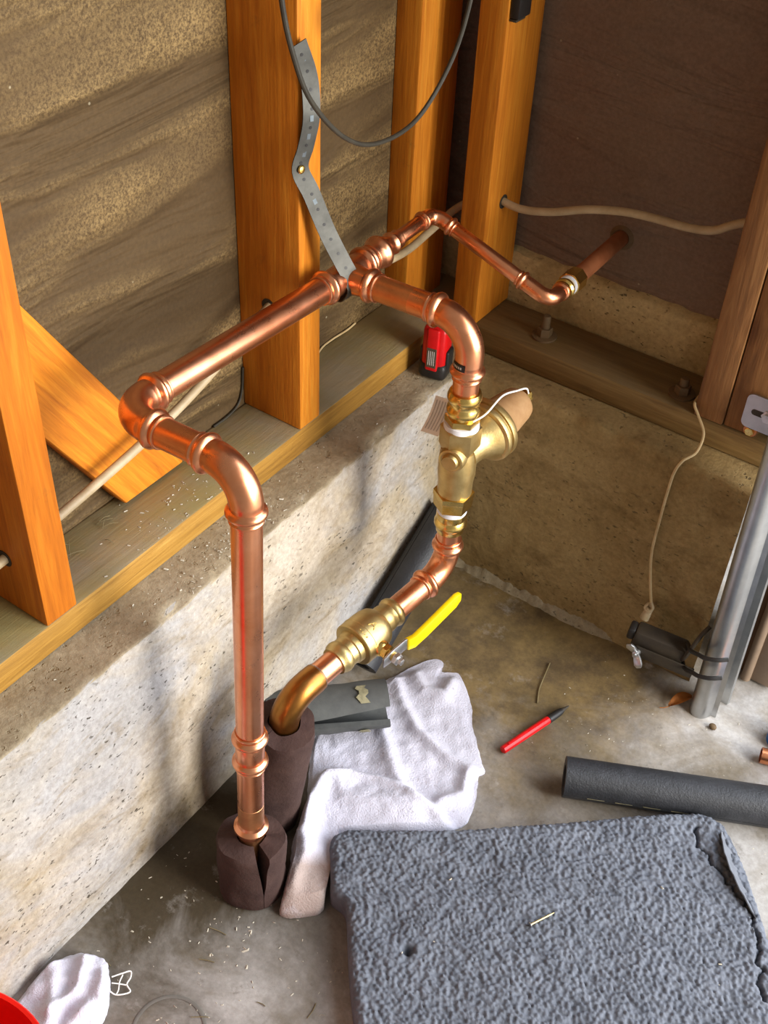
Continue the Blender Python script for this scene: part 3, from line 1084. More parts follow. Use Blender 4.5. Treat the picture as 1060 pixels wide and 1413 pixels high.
# ------------------------------------------------------------------ metal strap
line = spline([(-0.0560, -0.2895, 0.8570), (-0.0530, -0.2760, 0.8200), (-0.0500, -0.2760, 0.7830), (-0.0540, -0.2800, 0.7520), (-0.0575, -0.2850, 0.7280), (-0.0500, -0.2760, 0.7000), (-0.0380, -0.2640, 0.6550), (-0.0240, -0.2535, 0.6180), (-0.0125, -0.2490, 0.5960), (-0.0115, -0.2490, 0.5860), (-0.0190, -0.2490, 0.5755), (-0.0300, -0.2490, 0.5720)], 6)
cs = cum(line)
wv = V((0.35, 0.90, 0.25)).normalized()
holes = [0.012 + 0.019 * k for k in range(14)]
vs_, fs_ = [], []
for s, p in zip(cs, line):
    d = (at(line, cs, s + 0.002) - at(line, cs, max(0, s - 0.002))).normalized()
    w_ = (wv - d * wv.dot(d)).normalized()
    nn = d.cross(w_)
    for a, b in ((-1, -1), (1, -1), (1, 1), (-1, 1)):
        vs_.append(p + w_ * (a * 0.0098) + nn * (b * 0.0006))
for i in range(len(line) - 1):
    for k in range(4):
        a, b = i * 4 + k, i * 4 + (k + 1) % 4
        fs_.append((a, b, b + 4, a + 4))
fs_ += [(0, 1, 2, 3), tuple((len(line) - 1) * 4 + k for k in range(4))]
sp_ = empty('hanger_strap', line[0])
tag(sp_, 'grey perforated metal hanger strap from stud down to tee', 'strap')
mk('strap_band', vs_, fs_, 'strap', sp_, True, 60)
for s in holes:
    if s > cs[-1] - 0.03:
        continue
    p = at(line, cs, s)
    d = (at(line, cs, s + 0.002) - at(line, cs, max(0, s - 0.002))).normalized()
    w_ = (wv - d * wv.dot(d)).normalized()
    nn = d.cross(w_)
    if nn.dot(cam.location - p) < 0:
        nn = -nn
    mk('strap_hole', *lathe(p + nn * 0.0004, nn, [(0, 0.0018), (0.00045, 0.0018)], 12), 'black', sp_)
    q = p + d * 0.0095
    mk('strap_slot', *quad_sheet([[q + d * (a * 0.0030) + w_ * (b * 0.0020) + nn * 0.0006 for b in (-1, 0, 1)] for a in (-1, 0, 1)], 0.0003), 'strap_slot', sp_)
scp = V((-0.0570, -0.2850, 0.7285))
mk('screw', *lathe(scp + V((0.0005, 0, 0)), V((1, -0.2, 0.1)), [(0, 0.0042), (0.0012, 0.0046), (0.0025, 0.0034), (0.003, 0.001)], 16), 'brass', sp_)

# ------------------------------------------------------------------ cables
c_ = mk('power_cable', *tube([(-0.105, -0.80, 0.452), (-0.105, -0.697, 0.458), (-0.105, -0.617, 0.464), (-0.104, -0.495, 0.483), (-0.103, -0.409, 0.505), (-0.104, -0.300, 0.542), (-0.105, -0.255, 0.551), (-0.098, -0.20, 0.543), (-0.085, -0.13, 0.530), (-0.080, -0.05, 0.520), (-0.085, 0.02, 0.520), (-0.085, 0.075, 0.527), (-0.070, 0.092, 0.540), (-0.045, 0.090, 0.556), (-0.025, 0.088, 0.558), (0.008, 0.087, 0.556), (0.049, 0.088, 0.565), (0.098, 0.09, 0.584), (0.145, 0.09, 0.597), (0.184, 0.09, 0.602), (0.230, 0.09, 0.605), (0.261, 0.09, 0.612), (0.285, 0.09, 0.628), (0.325, 0.09, 0.65)], 0.0052, 12), 'cable')
tag(c_, 'beige sheathed power cable threaded through the studs', 'cable')
for (p_, d_, par) in (((XA - 0.045, -0.6905, 0.4585), (0, -1, 0), wl), ((XA - 0.045, -0.2845, 0.5465), (0, -1, 0), wl), ((-0.0188, 0.088, 0.557), (1, 0, 0), wr)):
    mk('cable_hole', *lathe(V(p_), V(d_), [(0, 0.0095), (0.0004, 0.0095)], 18), 'black_dusty', par)

bk = mk('hanging_cable', *tube([(0.040, -0.435, 1.01), (0.032, -0.420, 0.952), (0.028, -0.402, 0.903), (0.026, -0.374, 0.851), (0.022, -0.318, 0.797), (0.018, -0.258, 0.769), (0.014, -0.183, 0.767), (0.020, -0.135, 0.812), (0.026, -0.115, 0.872), (0.030, -0.105, 0.96)], 0.0024, 10), 'cable_black')
tag(bk, 'thin black cable hanging in a loop before the studs', 'cable')
tw = mk('thin_wire', *tube([(-0.146, -0.345, 0.3905), (-0.146, -0.318, 0.391), (-0.147, -0.298, 0.397), (-0.1475, -0.289, 0.415), (-0.1475, -0.286, 0.445)], 0.0014, 8), 'cable_black')
tag(tw, 'short thin dark wire lying along the left sill corner beside the middle stud', 'wire')
tw = mk('thin_wire', *tube([(-0.140, -0.150, 0.3905), (-0.147, -0.128, 0.391), (-0.147, -0.105, 0.392), (-0.146, -0.075, 0.391), (-0.147, -0.055, 0.3915)], 0.0014, 8), 'wire')
tag(tw, 'short pale wire on the sill just right of the middle stud', 'wire')

# bell wire, connector and door sensor
bw_ = empty('sensor_wire', (0.338, -0.004, 0.12))
tag(bw_, 'thin cream wire hanging down the right concrete wall to the sensor', 'wire')
mk('wire', *tube([(0.3015, 0.090, 0.400), (0.3020, 0.066, 0.404), (0.3050, 0.046, 0.4045), (0.316, 0.037, 0.397), (0.330, 0.030, 0.380), (0.331, 0.016, 0.360), (0.322, 0.0, 0.352), (0.317, -0.006, 0.335), (0.315, -0.006, 0.300), (0.315, -0.008, 0.250), (0.316, -0.010, 0.200), (0.324, -0.016, 0.165), (0.333, -0.024, 0.142), (0.338, -0.028, 0.130)], 0.0019, 8), 'wire', bw_)
mk('wire_coil', *tube([(0.338, -0.028, 0.130), (0.343, -0.031, 0.124), (0.339, -0.036, 0.119), (0.333, -0.032, 0.121), (0.336, -0.027, 0.126), (0.342, -0.030, 0.119), (0.338, -0.036, 0.114), (0.333, -0.033, 0.112)], 0.0022, 8), 'cable', bw_)
mk('wire_nut', *lathe(V((0.339, -0.031, 0.122)), V((-0.12, -0.3, -0.95)), [(0, 0.0048), (0.012, 0.0062), (0.018, 0.0066), (0.019, 0.004)], 16), 'cable', bw_)

sn = empty('door_sensor', (0.385, -0.045, 0.06))
tag(sn, 'dusty black door safety sensor with wing nut on track bracket', 'sensor')
sx = V((0.96, 0.20, -0.10)).normalized()
sy = V((-0.2, 0.97, 0.05))
sy = (sy - sx * sy.dot(sx)).normalized()
sz = sx.cross(sy)
MS = Matrix((sx, sy, sz)).transposed()


def local_box(o, lo, hi, bevel):
    bm = box_bm(lo, hi, bevel)
    for v in bm.verts:
        v.co = o + MS @ v.co
    return bm


so = V((0.372, -0.050, 0.086))
mkbm('sensor_body', local_box(so, (-0.038, -0.013, -0.016), (0.034, 0.013, 0.020), 0.005), 'black_dusty', sn)
mkbm('sensor_lens_hood', local_box(so, (-0.047, -0.010, -0.002), (-0.037, 0.010, 0.018), 0.003), 'black', sn)
mkbm('bracket_plate', local_box(so, (-0.030, -0.0175, -0.020), (0.052, -0.0150, 0.000), 0.001), 'black_dusty', sn)
wn = so + MS @ V((-0.026, -0.017, -0.010))
wd = MS @ V((-0.15, -1, 0.15))
mk('wing_nut_hub', *lathe(wn, wd, [(0, 0.0055), (0.005, 0.0050), (0.008, 0.0040), (0.0085, 0.0025), (0.012, 0.0025)], 18), 'steel', sn)
wdn = wd.normalized()
for sg in (1, -1):
    dd = V((0.55, 0.0, -0.83)) * sg
    mk('wing', *bm_vf(bar([wn + wdn * 0.004 + dd * 0.002, wn + wdn * 0.007 + dd * 0.009, wn + wdn * 0.010 + dd * 0.015, wn + wdn * 0.011 + dd * 0.020], [0.008, 0.011, 0.012, 0.007], 0.004, wdn, wdn.cross(dd).normalized())), 'steel', sn)
# spring-wire clips that grip the track
for z_ in (0.128, 0.092):
    mk('clip_wire', *tube([(0.405, -0.045, z_ - 0.020), (0.415, -0.062, z_ - 0.012), (0.428, -0.070, z_ - 0.004), (0.438, -0.074, z_), (0.452, -0.072, z_ + 0.004), (0.464, -0.064, z_ + 0.006)], 0.0030, 10), 'black', sn)
mk('clip_wire', *tube([(0.400, -0.045, 0.070), (0.408, -0.055, 0.090), (0.414, -0.058, 0.115), (0.420, -0.050, 0.140), (0.425, -0.040, 0.150)], 0.0030, 10), 'black_dusty', sn)

# ------------------------------------------------------------------ garage door track
trk = empty('door_track', (0.445, -0.045, 0))
tag(trk, 'galvanised steel garage door track standing by the jamb', 'track')
prof = []
cx, cy, rr = 0.4475, -0.0465, 0.0140
prof.append((0.474, -0.008))
prof.append((0.474, -0.012))
prof.append((0.4400, -0.012))
prof.append((0.4375, -0.022))
for k in range(13):
    a = math.radians(180 + 150 * k / 12)
    prof.append((cx + rr * math.cos(a), cy + rr * math.sin(a)))
prof.append((0.4640, -0.0455))
prof.append((0.4705, -0.0440))
vs_, fs_ = [], []
th = 0.0016
nrm = []
for i in range(len(prof)):
    a = V(prof[max(0, i - 1)] + (0,))
    b = V(prof[min(len(prof) - 1, i + 1)] + (0,))
    d = (b - a).normalized()
    nrm.append(V((-d.y, d.x, 0)))
for z_, lean in ((0.0, 0.0), (2.2, -0.055)):
    for sd_ in (0, 1):
        for (q, nn) in zip(prof, nrm):
            vs_.append(V((q[0] + lean, q[1], z_)) + nn * th * sd_)
m = len(prof)
for i in range(m - 1):
    fs_.append((i, i + 1, 2 * m + i + 1, 2 * m + i))
    fs_.append((m + i, 3 * m + i, 3 * m + i + 1, m + i + 1))
    fs_.append((i, m + i, m + i + 1, i + 1))
for i in (0, m - 1):
    fs_.append((i, m + i, 3 * m + i, 2 * m + i))
mk('track_channel', vs_, fs_, 'galv', trk, True, 40)
# jamb bracket with a slotted hole and bolt
bm = box_bm((0.366, YB - 0.0035, 0.404), (0.428, YB - 0.0008, 0.452), 0)
ed = [e for e in bm.edges if abs((e.verts[0].co - e.verts[1].co).y) > 0.001]
bmesh.ops.bevel(bm, geom=ed, offset=0.008, segments=4, profile=0.5, affect='EDGES')
brk = mkbm('jamb_bracket', bm, 'galv', trk)
bm = box_bm((0.375, YB - 0.0040, 0.4245), (0.396, YB - 0.0033, 0.4325), 0)
ed = [e for e in bm.edges if abs((e.verts[0].co - e.verts[1].co).y) > 0.0005]
bmesh.ops.bevel(bm, geom=ed, offset=0.0039, segments=4, profile=0.5, affect='EDGES')
mkbm('bracket_slot', bm, 'black_dusty', trk)
mk('bracket_bolt', *lathe(V((0.396, YB - 0.0035, 0.4285)), (0, -1, 0), [(0, 0.0085), (0.0015, 0.0085), (0.0018, 0.0060), (0.006, 0.0060)], 6), 'steel', trk, True, 30)
box('bracket_leg', (0.426, -0.016, 0.404), (0.429, YB - 0.001, 0.452), 'galv', trk, 0.0008)
sc = empty('lag_screw', (0.379, YB, 0.397))
tag(sc, 'brass coloured lag screw under the slotted track bracket', 'screw')
mk('head', *lathe(V((0.379, YB + 0.002, 0.397)), (0, -1, 0), [(0, 0.0060), (0.0045, 0.0060), (0.005, 0.005)], 6), 'brass', sc, True, 30)
mk('washer', *lathe(V((0.379, YB + 0.003, 0.397)), (0, -1, 0), [(0, 0.0085), (0.0012, 0.0085)], 20), 'copper_dull', sc)

# black bracket at the top of the corner stud
kb = empty('black_bracket', (-0.008, 0.055, 0.81))
tag(kb, 'small black plastic box fixed high on the corner stud', 'bracket')
box('bracket_body', (-0.0185, 0.050, 0.800), (-0.0060, 0.078, 0.880), 'black', kb, 0.002)
box('bracket_lip', (-0.0185, 0.0505, 0.7965), (-0.0090, 0.0720, 0.7995), 'black_dusty', kb, 0.0008)

# ------------------------------------------------------------------ tool battery on the ledge
bt = empty('tool_battery', (-0.0255, -0.037, H))
tag(bt, 'red and black tool battery standing on the concrete ledge', 'battery')
ba = math.radians(12)
MR = Matrix.Rotation(ba, 3, 'Z')
BO = V((-0.0255, -0.037, H + 0.0012))


def rbox(lo, hi, bevel, seg=3):
    bm = box_bm(lo, hi, bevel, seg)
    for v in bm.verts:
        v.co = BO + MR @ v.co
    return bm


mkbm('base', rbox((-0.0195, -0.0190, 0.0), (0.0195, 0.0190, 0.026), 0.008), 'black', bt)
mkbm('red_column', rbox((-0.0165, -0.0165, 0.010), (0.0165, 0.0165, 0.080), 0.007), 'red', bt)
mkbm('side_arm', rbox((-0.0205, -0.010, 0.012), (-0.0150, 0.010, 0.044), 0.0025), 'black', bt)
mkbm('side_arm', rbox((0.0150, -0.010, 0.012), (0.0205, 0.010, 0.044), 0.0025), 'black', bt)
mkbm('front_ridge', rbox((-0.0085, -0.0205, 0.016), (0.0085, -0.0140, 0.080), 0.0025), 'red', bt)
mkbm('rating_label', rbox((-0.0068, -0.0211, 0.022), (0.0068, -0.0200, 0.052), 0.0004, 1), 'battery_label', bt)
pb = MB()
for k in range(4):
    pb.add(*bm_vf(rbox((-0.0045 + k * 0.0026, -0.0214, 0.026), (-0.0035 + k * 0.0026, -0.0210, 0.048), 0)))
pb.build('label_print', 'label_white', bt)

# ------------------------------------------------------------------ red pen
pe = empty('marking_pencil', (0.281, -0.216, 0.0))
tag(pe, 'red mechanical pencil with black grip lying on the floor', 'pencil')
pa, pb_ = V((0.266, -0.273, 0.0062)), V((0.300, -0.153, 0.0050))
dpn = (pb_ - pa).normalized()
mk('barrel', *lathe(pa, dpn, [(0, 0.0040), (0.001, 0.0054), (0.004, 0.0056), (0.084, 0.0056), (0.086, 0.0050)], 10), 'red', pe, True, 25)
mk('grip', *lathe(pa + dpn * 0.085, dpn, [(0, 0.0050), (0.001, 0.0057), (0.020, 0.0054), (0.026, 0.0042)], 18), 'black', pe)
mk('tip', *lathe(pa + dpn * 0.111, dpn, [(0, 0.0038), (0.008, 0.0018), (0.014, 0.0009), (0.0145, 0.0003)], 14), 'black_dusty', pe)
mk('clip', *bm_vf(bar([pa + dpn * 0.010 + V((0, 0, 0.0066)), pa + dpn * 0.045 + V((0, 0, 0.0066))], [0.003, 0.0025], 0.0012, V((0, 0, 1)), dpn.cross(V((0, 0, 1))))), 'red', pe)

# ------------------------------------------------------------------ foam kneeling pad
o0 = V((0.160, -0.522, 0.0))
mu = V((0.781, 0.624, 0))          # along the far edge
mv = V((0.624, -0.781, 0))         # towards the camera
MW, MD, MH = 0.497, 0.40, 0.036
nu, nv = 330, 262
RC = 0.030


def mat_xy(u, v):
    """outline: rounded corners, slightly wavy sides, bulge on the left"""
    su = 0.004 + 0.003 * math.sin(v * 19 + 1.0) + 0.020 / (1 + math.exp(-(v - 0.092) / 0.004)) + 0.05 * max(0, v - 0.1)
    eu = MW + 0.004 * math.sin(v * 15) + 0.030 * v
    return su, eu


vs_, fs_ = [], []
for j in range(nv + 1):
    v = MD * j / nv
    for i in range(nu + 1):
        fu = i / nu
        su, eu = mat_xy(fu, v)
        # far edge: rounded corners pull the line in
        cc = 0.0
        dl = (fu) * (eu - su)
        dr_ = (1 - fu) * (eu - su)
        for dd, rc in ((dl, 0.024), (dr_, 0.040)):
            if dd < rc:
                cc = max(cc, rc - math.sqrt(max(0, rc * rc - (rc - dd) ** 2)))
        vv = v + cc * max(0, 1 - v / 0.09) + 0.006 * math.sin(fu * 5.0) * (1 - v / MD) - 0.004 * fu * (1 - v / MD)
        uu = su + dl
        p = o0 + mu * uu + mv * vv
        de = min(dl, dr_, v + 1e-6)
        z = MH
        if de < 0.012:
            z = MH - 0.012 + math.sqrt(max(0, 0.012 ** 2 - (0.012 - de) ** 2))
        q = V((p.x, p.y, 0))
        d1 = noise.voronoi(q * 215, distance_metric='DISTANCE')[0]
        cell = min(1.0, d1[0] * 1.25)
        z += (0.5 - cell ** 1.5) * 0.0038 + fbm(q, 12, 3) * 0.0025 + fbm(q, 330, 2) * 0.0011
        # cracks / torn skin along the right side
        crk = 0.028 + 0.010 * math.sin(v * 34) + 0.012 * math.sin(v * 11 + 2) + 0.009 * fbm((v, 0, 0), 75, 3)
        z -= 0.009 * math.exp(-((dr_ - crk) / 0.0019) ** 2) * (1 if 0.02 < v < 0.30 else 0)
        # pit
        pit = (V((0.331, -0.592, 0)) - q).length
        z -= 0.016 * math.exp(-(pit / 0.0052) ** 2)
        z -= 0.004 * math.exp(-(((V((0.30, -0.575, 0)) - q).length) / 0.02) ** 2)
        vs_.append(V((p.x, p.y, z)))
m = nu + 1
for j in range(nv):
    for i in range(nu):
        a = j * m + i
        fs_.append((a, a + 1, a + m + 1, a + m))
loop = [i for i in range(nu + 1)] + [j * m + nu for j in range(1, nv + 1)] + [nv * m + i for i in range(nu - 1, -1, -1)] + [j * m for j in range(nv - 1, 0, -1)]
prev = loop
for zf in (0.5, 0.12, 0.0):
    cur = []
    for i in loop:
        p = vs_[i]
        cur.append(len(vs_))
        vs_.append(V((p.x, p.y, 0.0008 + (MH - 0.012) * zf + 0 * p.z)))
    for a in range(len(loop)):
        b = (a + 1) % len(loop)
        fs_.append((prev[a], cur[a], cur[b], prev[b]))
    prev = cur
fs_.append(tuple(prev))
fm = empty('foam_pad', o0 + mu * 0.25 + mv * 0.2)
tag(fm, 'thick bumpy charcoal foam kneeling pad in the foreground', 'foam pad')
mk('pad', vs_, fs_, 'mat', fm, True, 75)
# peeled strip of skin at the right corner
grid = []
for i in range(15):
    v = 0.022 + 0.115 * i / 14
    row = []
    for j in range(4):
        dd = 0.003 + 0.017 * j / 3 * math.sin(math.pi * (0.12 + 0.84 * i / 14))
        u = mat_xy(1, v)[1] - dd
        q = o0 + mu * (u - 0.006) + mv * (v + 0.002)
        row.append(V((q.x, q.y, MH + 0.0015 + 0.010 * (j / 3) ** 1.5 * math.sin(math.pi * i / 14) - 0.006 * (1 - j / 3) + 0.0012 * math.sin(i * 2.1 + j))))
    grid.append(row)
mk('peeled_skin', *quad_sheet(grid, 0.0012), 'mat_skin', fm, True, 60)

# screw lying on the pad
nl = empty('loose_nail', (0.434, -0.474, MH))
tag(nl, 'small pale nail lying on the charcoal pad', 'nail')
na_, nb_ = V((0.4275, -0.486, MH + 0.0042)), V((0.4415, -0.4565, MH + 0.0030))
dn_ = (nb_ - na_).normalized()
mk('shank', *lathe(na_, dn_, [(0, 0.0013), (0.028, 0.0012), (0.033, 0.0003)], 10), 'brass_satin', nl)
mk('head', *lathe(na_ - dn_ * 0.001, dn_, [(0, 0.0030), (0.0010, 0.0032), (0.0018, 0.0014)], 14), 'steel', nl)


# ------------------------------------------------------------------ foam tubes
def c_tube(a, b, r_out, r_in, ang0, gap, n=30, k=10, ref=None, wob=0.0, flat=1.0, gap1=None):
    a, b = V(a), V(b)
    d = (b - a).normalized()
    L = (b - a).length
    u, w = frame_of(d, ref)
    vs, fs = [], []
    for r in (r_out, r_in):
        for i in range(k + 1):
            for j in range(n + 1):
                g_ = gap if gap1 is None else gap + (gap1 - gap) * (i / k) ** 1.3
                ang = ang0 + g_ / 2 + (2 * math.pi - g_) * j / n
                rr = r + (wob * fbm((i * 0.4, math.cos(ang), math.sin(ang)), 1.5, 2) if r == r_out else 0)
                vs.append(a + d * (L * i / k) + (u * math.cos(ang) * flat + w * math.sin(ang)) * rr)
    m = n + 1
    o = (k + 1) * m
    for i in range(k):
        for j in range(n):
            p = i * m + j
            fs.append((p, p + 1, p + m + 1, p + m))
            fs.append((o + p, o + p + m, o + p + m + 1, o + p + 1))
        for j in (0, n):
            p = i * m + j
            fs.append((p, p + m, o + p + m, o + p))
    for i in (0, k):
        for j in range(n):
            p = i * m + j
            fs.append((p, p + 1, o + p + 1, o + p))
    return vs, fs


ft = empty('foam_tube', (0.36, -0.28, 0))
tag(ft, 'long black foam pipe tube on the floor behind the charcoal pad', 'foam tube')
ta, tb = V((0.357, -0.275, 0.0268)), V((0.800, -0.052, 0.0268))
mk('tube', *c_tube(ta, tb, 0.0262, 0.015, math.radians(98), 0.05, 36, 24), 'tube_black', ft, True, 50)
sl_ = MB()
dtt = (tb - ta).normalized()
u_, w_ = frame_of(dtt)
ang = math.radians(98)
for k in range(4):
    p = ta + dtt * (0.03 + 0.035 * k) + (u_ * math.cos(ang) + w_ * math.sin(ang)) * 0.0255
    sl_.add(*bm_vf(bar([p, p + dtt * 0.022], [0.0018, 0.0012], 0.0022, u_, w_)))
sl_.build('slit_liner', 'tape', ft)

ft = empty('foam_tube', (0.034, -0.12, 0))
tag(ft, 'dark foam tube leaning on the left concrete wall behind the regulator', 'foam tube')
mk('tube', *c_tube((0.0305, -0.060, 0.150), (0.0400, -0.285, 0.0330), 0.0265, 0.016, math.radians(30), 0.04, 30, 12), 'tube_black', ft, True, 50)

ft = empty('split_foam_tube', (0.06, -0.40, 0))
tag(ft, 'grey foam pipe tube split open, lying on the white towel by the sleeves', 'foam tube')
ga, gb = V((0.004, -0.440, 0.046)), V((0.118, -0.330, 0.050))
gd = (gb - ga).normalized()
GANG = 74
mk('tube', *c_tube(ga, gb, 0.0320, 0.0235, math.radians(GANG), 0.15, 34, 14, V((0, 0, 1)), 0.0015, 1.0, 0.95), 'tube_grey', ft, True, 50)
u_, w_ = frame_of(gd, V((0, 0, 1)))
for lo_, hi_ in ((-10, 34), (104, 132)):
    grid = []
    for j in range(2):
        row = []
        for i in range(7):
            an = math.radians(lo_ + (hi_ - lo_) * i / 6)
            row.append(gb - gd * (0.040 - 0.012 * j + 0.003 * math.sin(i * 1.9)) + (u_ * math.cos(an) + w_ * math.sin(an)) * 0.0342)
        grid.append(row)
    mk('tape_strip', *quad_sheet(grid, 0.0003), 'tape', ft)


# ------------------------------------------------------------------ towels
def smooth_outline(pts, n):
    P = [V(p + (0,)) if len(p) == 2 else V(p) for p in pts]
    L = len(P)
    out = []
    for i in range(L):
        a, b, c, d = P[i - 1], P[i], P[(i + 1) % L], P[(i + 2) % L]
        for k in range(n):
            t = k / n
            out.append(0.5 * ((2 * b) + (c - a) * t + (2 * a - 5 * b + 4 * c - d) * t * t + (3 * b - a - 3 * c + d) * t ** 3))
    return out


def seg_dist(p, line):
    best, sgn = 1e9, 1
    for a, b in zip(line, line[1:]):
        ab = b - a
        t = max(0, min(1, (p - a).dot(ab) / ab.length_squared))
        q = a + ab * t
        d = (p - q).length
        if d < best:
            best = d
            sgn = 1 if ab.cross(p - a).z > 0 else -1
    return best, sgn


def cloth(name, outline, center, height, mat, parent, rings=64, n=9, th=0.003, jag=0.0015, seed=0):
    ol = smooth_outline(outline, n)
    c = V(center + (0,))
    m = len(ol)
    vs, fs = [], []
    for r in range(rings + 1):
        t = r / rings
        for i, p in enumerate(ol):
            q = c.lerp(p, t)
            if t > 0.9:
                q += V((fbm((i * 0.31, seed, 0), 1.1, 2), fbm((i * 0.31, seed + 5, 0), 1.1, 2), 0)) * jag * (t - 0.9) * 10
            z = height(q, t)
            vs.append(V((q.x, q.y, max(z, 0.0035))))
    for r in range(rings):
        for i in range(m):
            a, b = r * m + i, r * m + (i + 1) % m
            if r == 0:
                fs.append((a, b + m, a + m)) if False else fs.append((a, b, b + m, a + m))
            else:
                fs.append((a, b, b + m, a + m))
    # rolled hem and underside
    base = len(vs)
    for i in range(m):
        p = vs[rings * m + i]
        vs.append(V((p.x, p.y, 0.0006)))
    for i in range(m):
        j = (i + 1) % m
        fs.append((rings * m + i, rings * m + j, base + j, base + i))
    return mk(name, vs, fs, mat, parent, True, 80)


L3 = lambda pts: [V(p + (0,)) for p in pts]
ridges = [(L3([(0.085, -0.262), (0.120, -0.292), (0.165, -0.318), (0.215, -0.328), (0.258, -0.322)]), 0.009, 0.0085),
          (L3([(0.150, -0.215), (0.156, -0.245), (0.128, -0.252), (0.105, -0.240)]), 0.010, 0.010),
          (L3([(0.120, -0.340), (0.155, -0.375), (0.190, -0.400)]), 0.008, 0.010),
          (L3([(0.250, -0.335), (0.262, -0.365), (0.245, -0.392)]), 0.010, 0.009),
          (L3([(0.120, -0.448), (0.150, -0.462), (0.185, -0.450), (0.222, -0.425)]), 0.010, 0.018),
          (L3([(0.112, -0.470), (0.130, -0.510), (0.158, -0.548)]), 0.010, 0.013)]
fold1 = L3([(0.130, -0.535), (0.108, -0.492), (0.104, -0.452), (0.128, -0.425), (0.165, -0.408), (0.205, -0.402), (0.252, -0.405), (0.285, -0.415)])
fold2 = L3([(0.175, -0.600), (0.160, -0.560), (0.140, -0.540), (0.120, -0.500)])


def h_towel(q, t):
    z = 0.006 + 0.004 * (fbm(q, 16, 3)) + 0.0012 * fbm(q, 60, 3)
    for ln_, a, w in ridges:
        d, _ = seg_dist(q, ln_)
        z += a * math.exp(-(d / w) ** 2)
    d, s = seg_dist(q, fold1)
    sd_ = -d * s
    stp = 1 / (1 + math.exp(-max(-40, min(40, sd_ / 0.0030))))
    z += 0.016 * stp * (1 if d < 0.16 else 1) + 0.006 * math.exp(-((sd_ - 0.009) / 0.008) ** 2)
    d, s = seg_dist(q, fold2)
    z += 0.007 * math.exp(-(d / 0.008) ** 2)
    z *= min(1.0, 0.45 + (1 - t) * 6)
    return z


twl = empty('white_towel', (0.17, -0.40, 0))
tag(twl, 'crumpled white towel spread beneath the ball valve with a brown soaked corner', 'towel')
cloth('cloth', [(0.075, -0.262), (0.100, -0.200), (0.118, -0.190), (0.128, -0.206), (0.150, -0.196), (0.190, -0.230), (0.210, -0.258), (0.240, -0.290), (0.264, -0.314), (0.262, -0.325), (0.272, -0.345), (0.286, -0.385), (0.280, -0.412), (0.255, -0.442), (0.215, -0.475), (0.172, -0.512),
                (0.172, -0.532), (0.190, -0.560), (0.214, -0.592), (0.205, -0.612), (0.180, -0.630), (0.168, -0.612), (0.150, -0.575), (0.130, -0.545), (0.117, -0.503), (0.098, -0.474), (0.076, -0.442), (0.052, -0.400), (0.045, -0.340)], (0.138, -0.437), h_towel, 'towel', twl, 84, 9)


def h_rag(q, t):
    z = 0.012 + 0.005 * fbm(q, 22, 3) + 0.0015 * fbm(q, 70, 3)
    for ln_, a, w in ((L3([(0.040, -0.800), (0.062, -0.835), (0.060, -0.870)]), 0.010, 0.007), (L3([(0.020, -0.83), (0.05, -0.86), (0.08, -0.90)]), 0.009, 0.010), (L3([(0.075, -0.805), (0.088, -0.83), (0.085, -0.87)]), 0.010, 0.010)):
        d, _ = seg_dist(q, ln_)
        z += a * math.exp(-(d / w) ** 2)
    return z * min(1.0, 0.35 + (1 - t) * 5)


rg_ = empty('white_rag', (0.055, -0.855, 0))
tag(rg_, 'small white terry rag with frayed corner beside the red bucket', 'rag')
cloth('cloth', [(0.022, -0.905), (0.014, -0.870), (0.012, -0.838), (0.022, -0.808), (0.040, -0.795), (0.058, -0.790), (0.074, -0.800), (0.090, -0.815), (0.104, -0.838), (0.108, -0.870), (0.100, -0.910), (0.070, -0.940), (0.040, -0.935)], (0.060, -0.860), h_rag, 'towel', rg_, 40, 9, seed=3)
fr = MB()
fr.add(*tube([(0.078, -0.800, 0.006), (0.085, -0.790, 0.007), (0.090, -0.783, 0.006), (0.095, -0.788, 0.006), (0.097, -0.796, 0.005), (0.105, -0.799, 0.004), (0.103, -0.805, 0.005), (0.096, -0.812, 0.006), (0.088, -0.813, 0.006)], 0.0008, 6))
fr.add(*tube([(0.086, -0.791, 0.006), (0.089, -0.799, 0.006), (0.094, -0.806, 0.005), (0.096, -0.812, 0.005)], 0.0007, 6))
fr.add(*tube([(0.083, -0.805, 0.006), (0.090, -0.801, 0.006), (0.097, -0.797, 0.005)], 0.0007, 6))
fr.build('frayed_threads', 'paper', rg_)

# ------------------------------------------------------------------ red bucket (only its rim shows)
bk_c = V((0.120, -1.031, 0.0))
bu = empty('red_bucket', bk_c)
tag(bu, 'bright red plastic bucket at the bottom left corner', 'bucket')
vs_, fs_ = lathe(bk_c, (0, 0, 1), [(0.0005, 0.078), (0.003, 0.082), (0.10, 0.092), (0.176, 0.0995), (0.177, 0.105), (0.186, 0.1062), (0.198, 0.1062), (0.1995, 0.105), (0.1985, 0.1015), (0.100, 0.0895), (0.006, 0.080), (0.005, 0.02)], 72)
mk('shell', vs_, fs_, 'red_bucket', bu)
mk('wire_handle', *tube([bk_c + V((0.1075 * math.cos(a), -0.100 * abs(math.sin(a)) - 0.008 * math.sin(a), 0.181 - 0.05 * math.sin(a))) for a in [math.pi * k / 12 for k in range(13)]], 0.002, 8, 4), 'steel', bu)

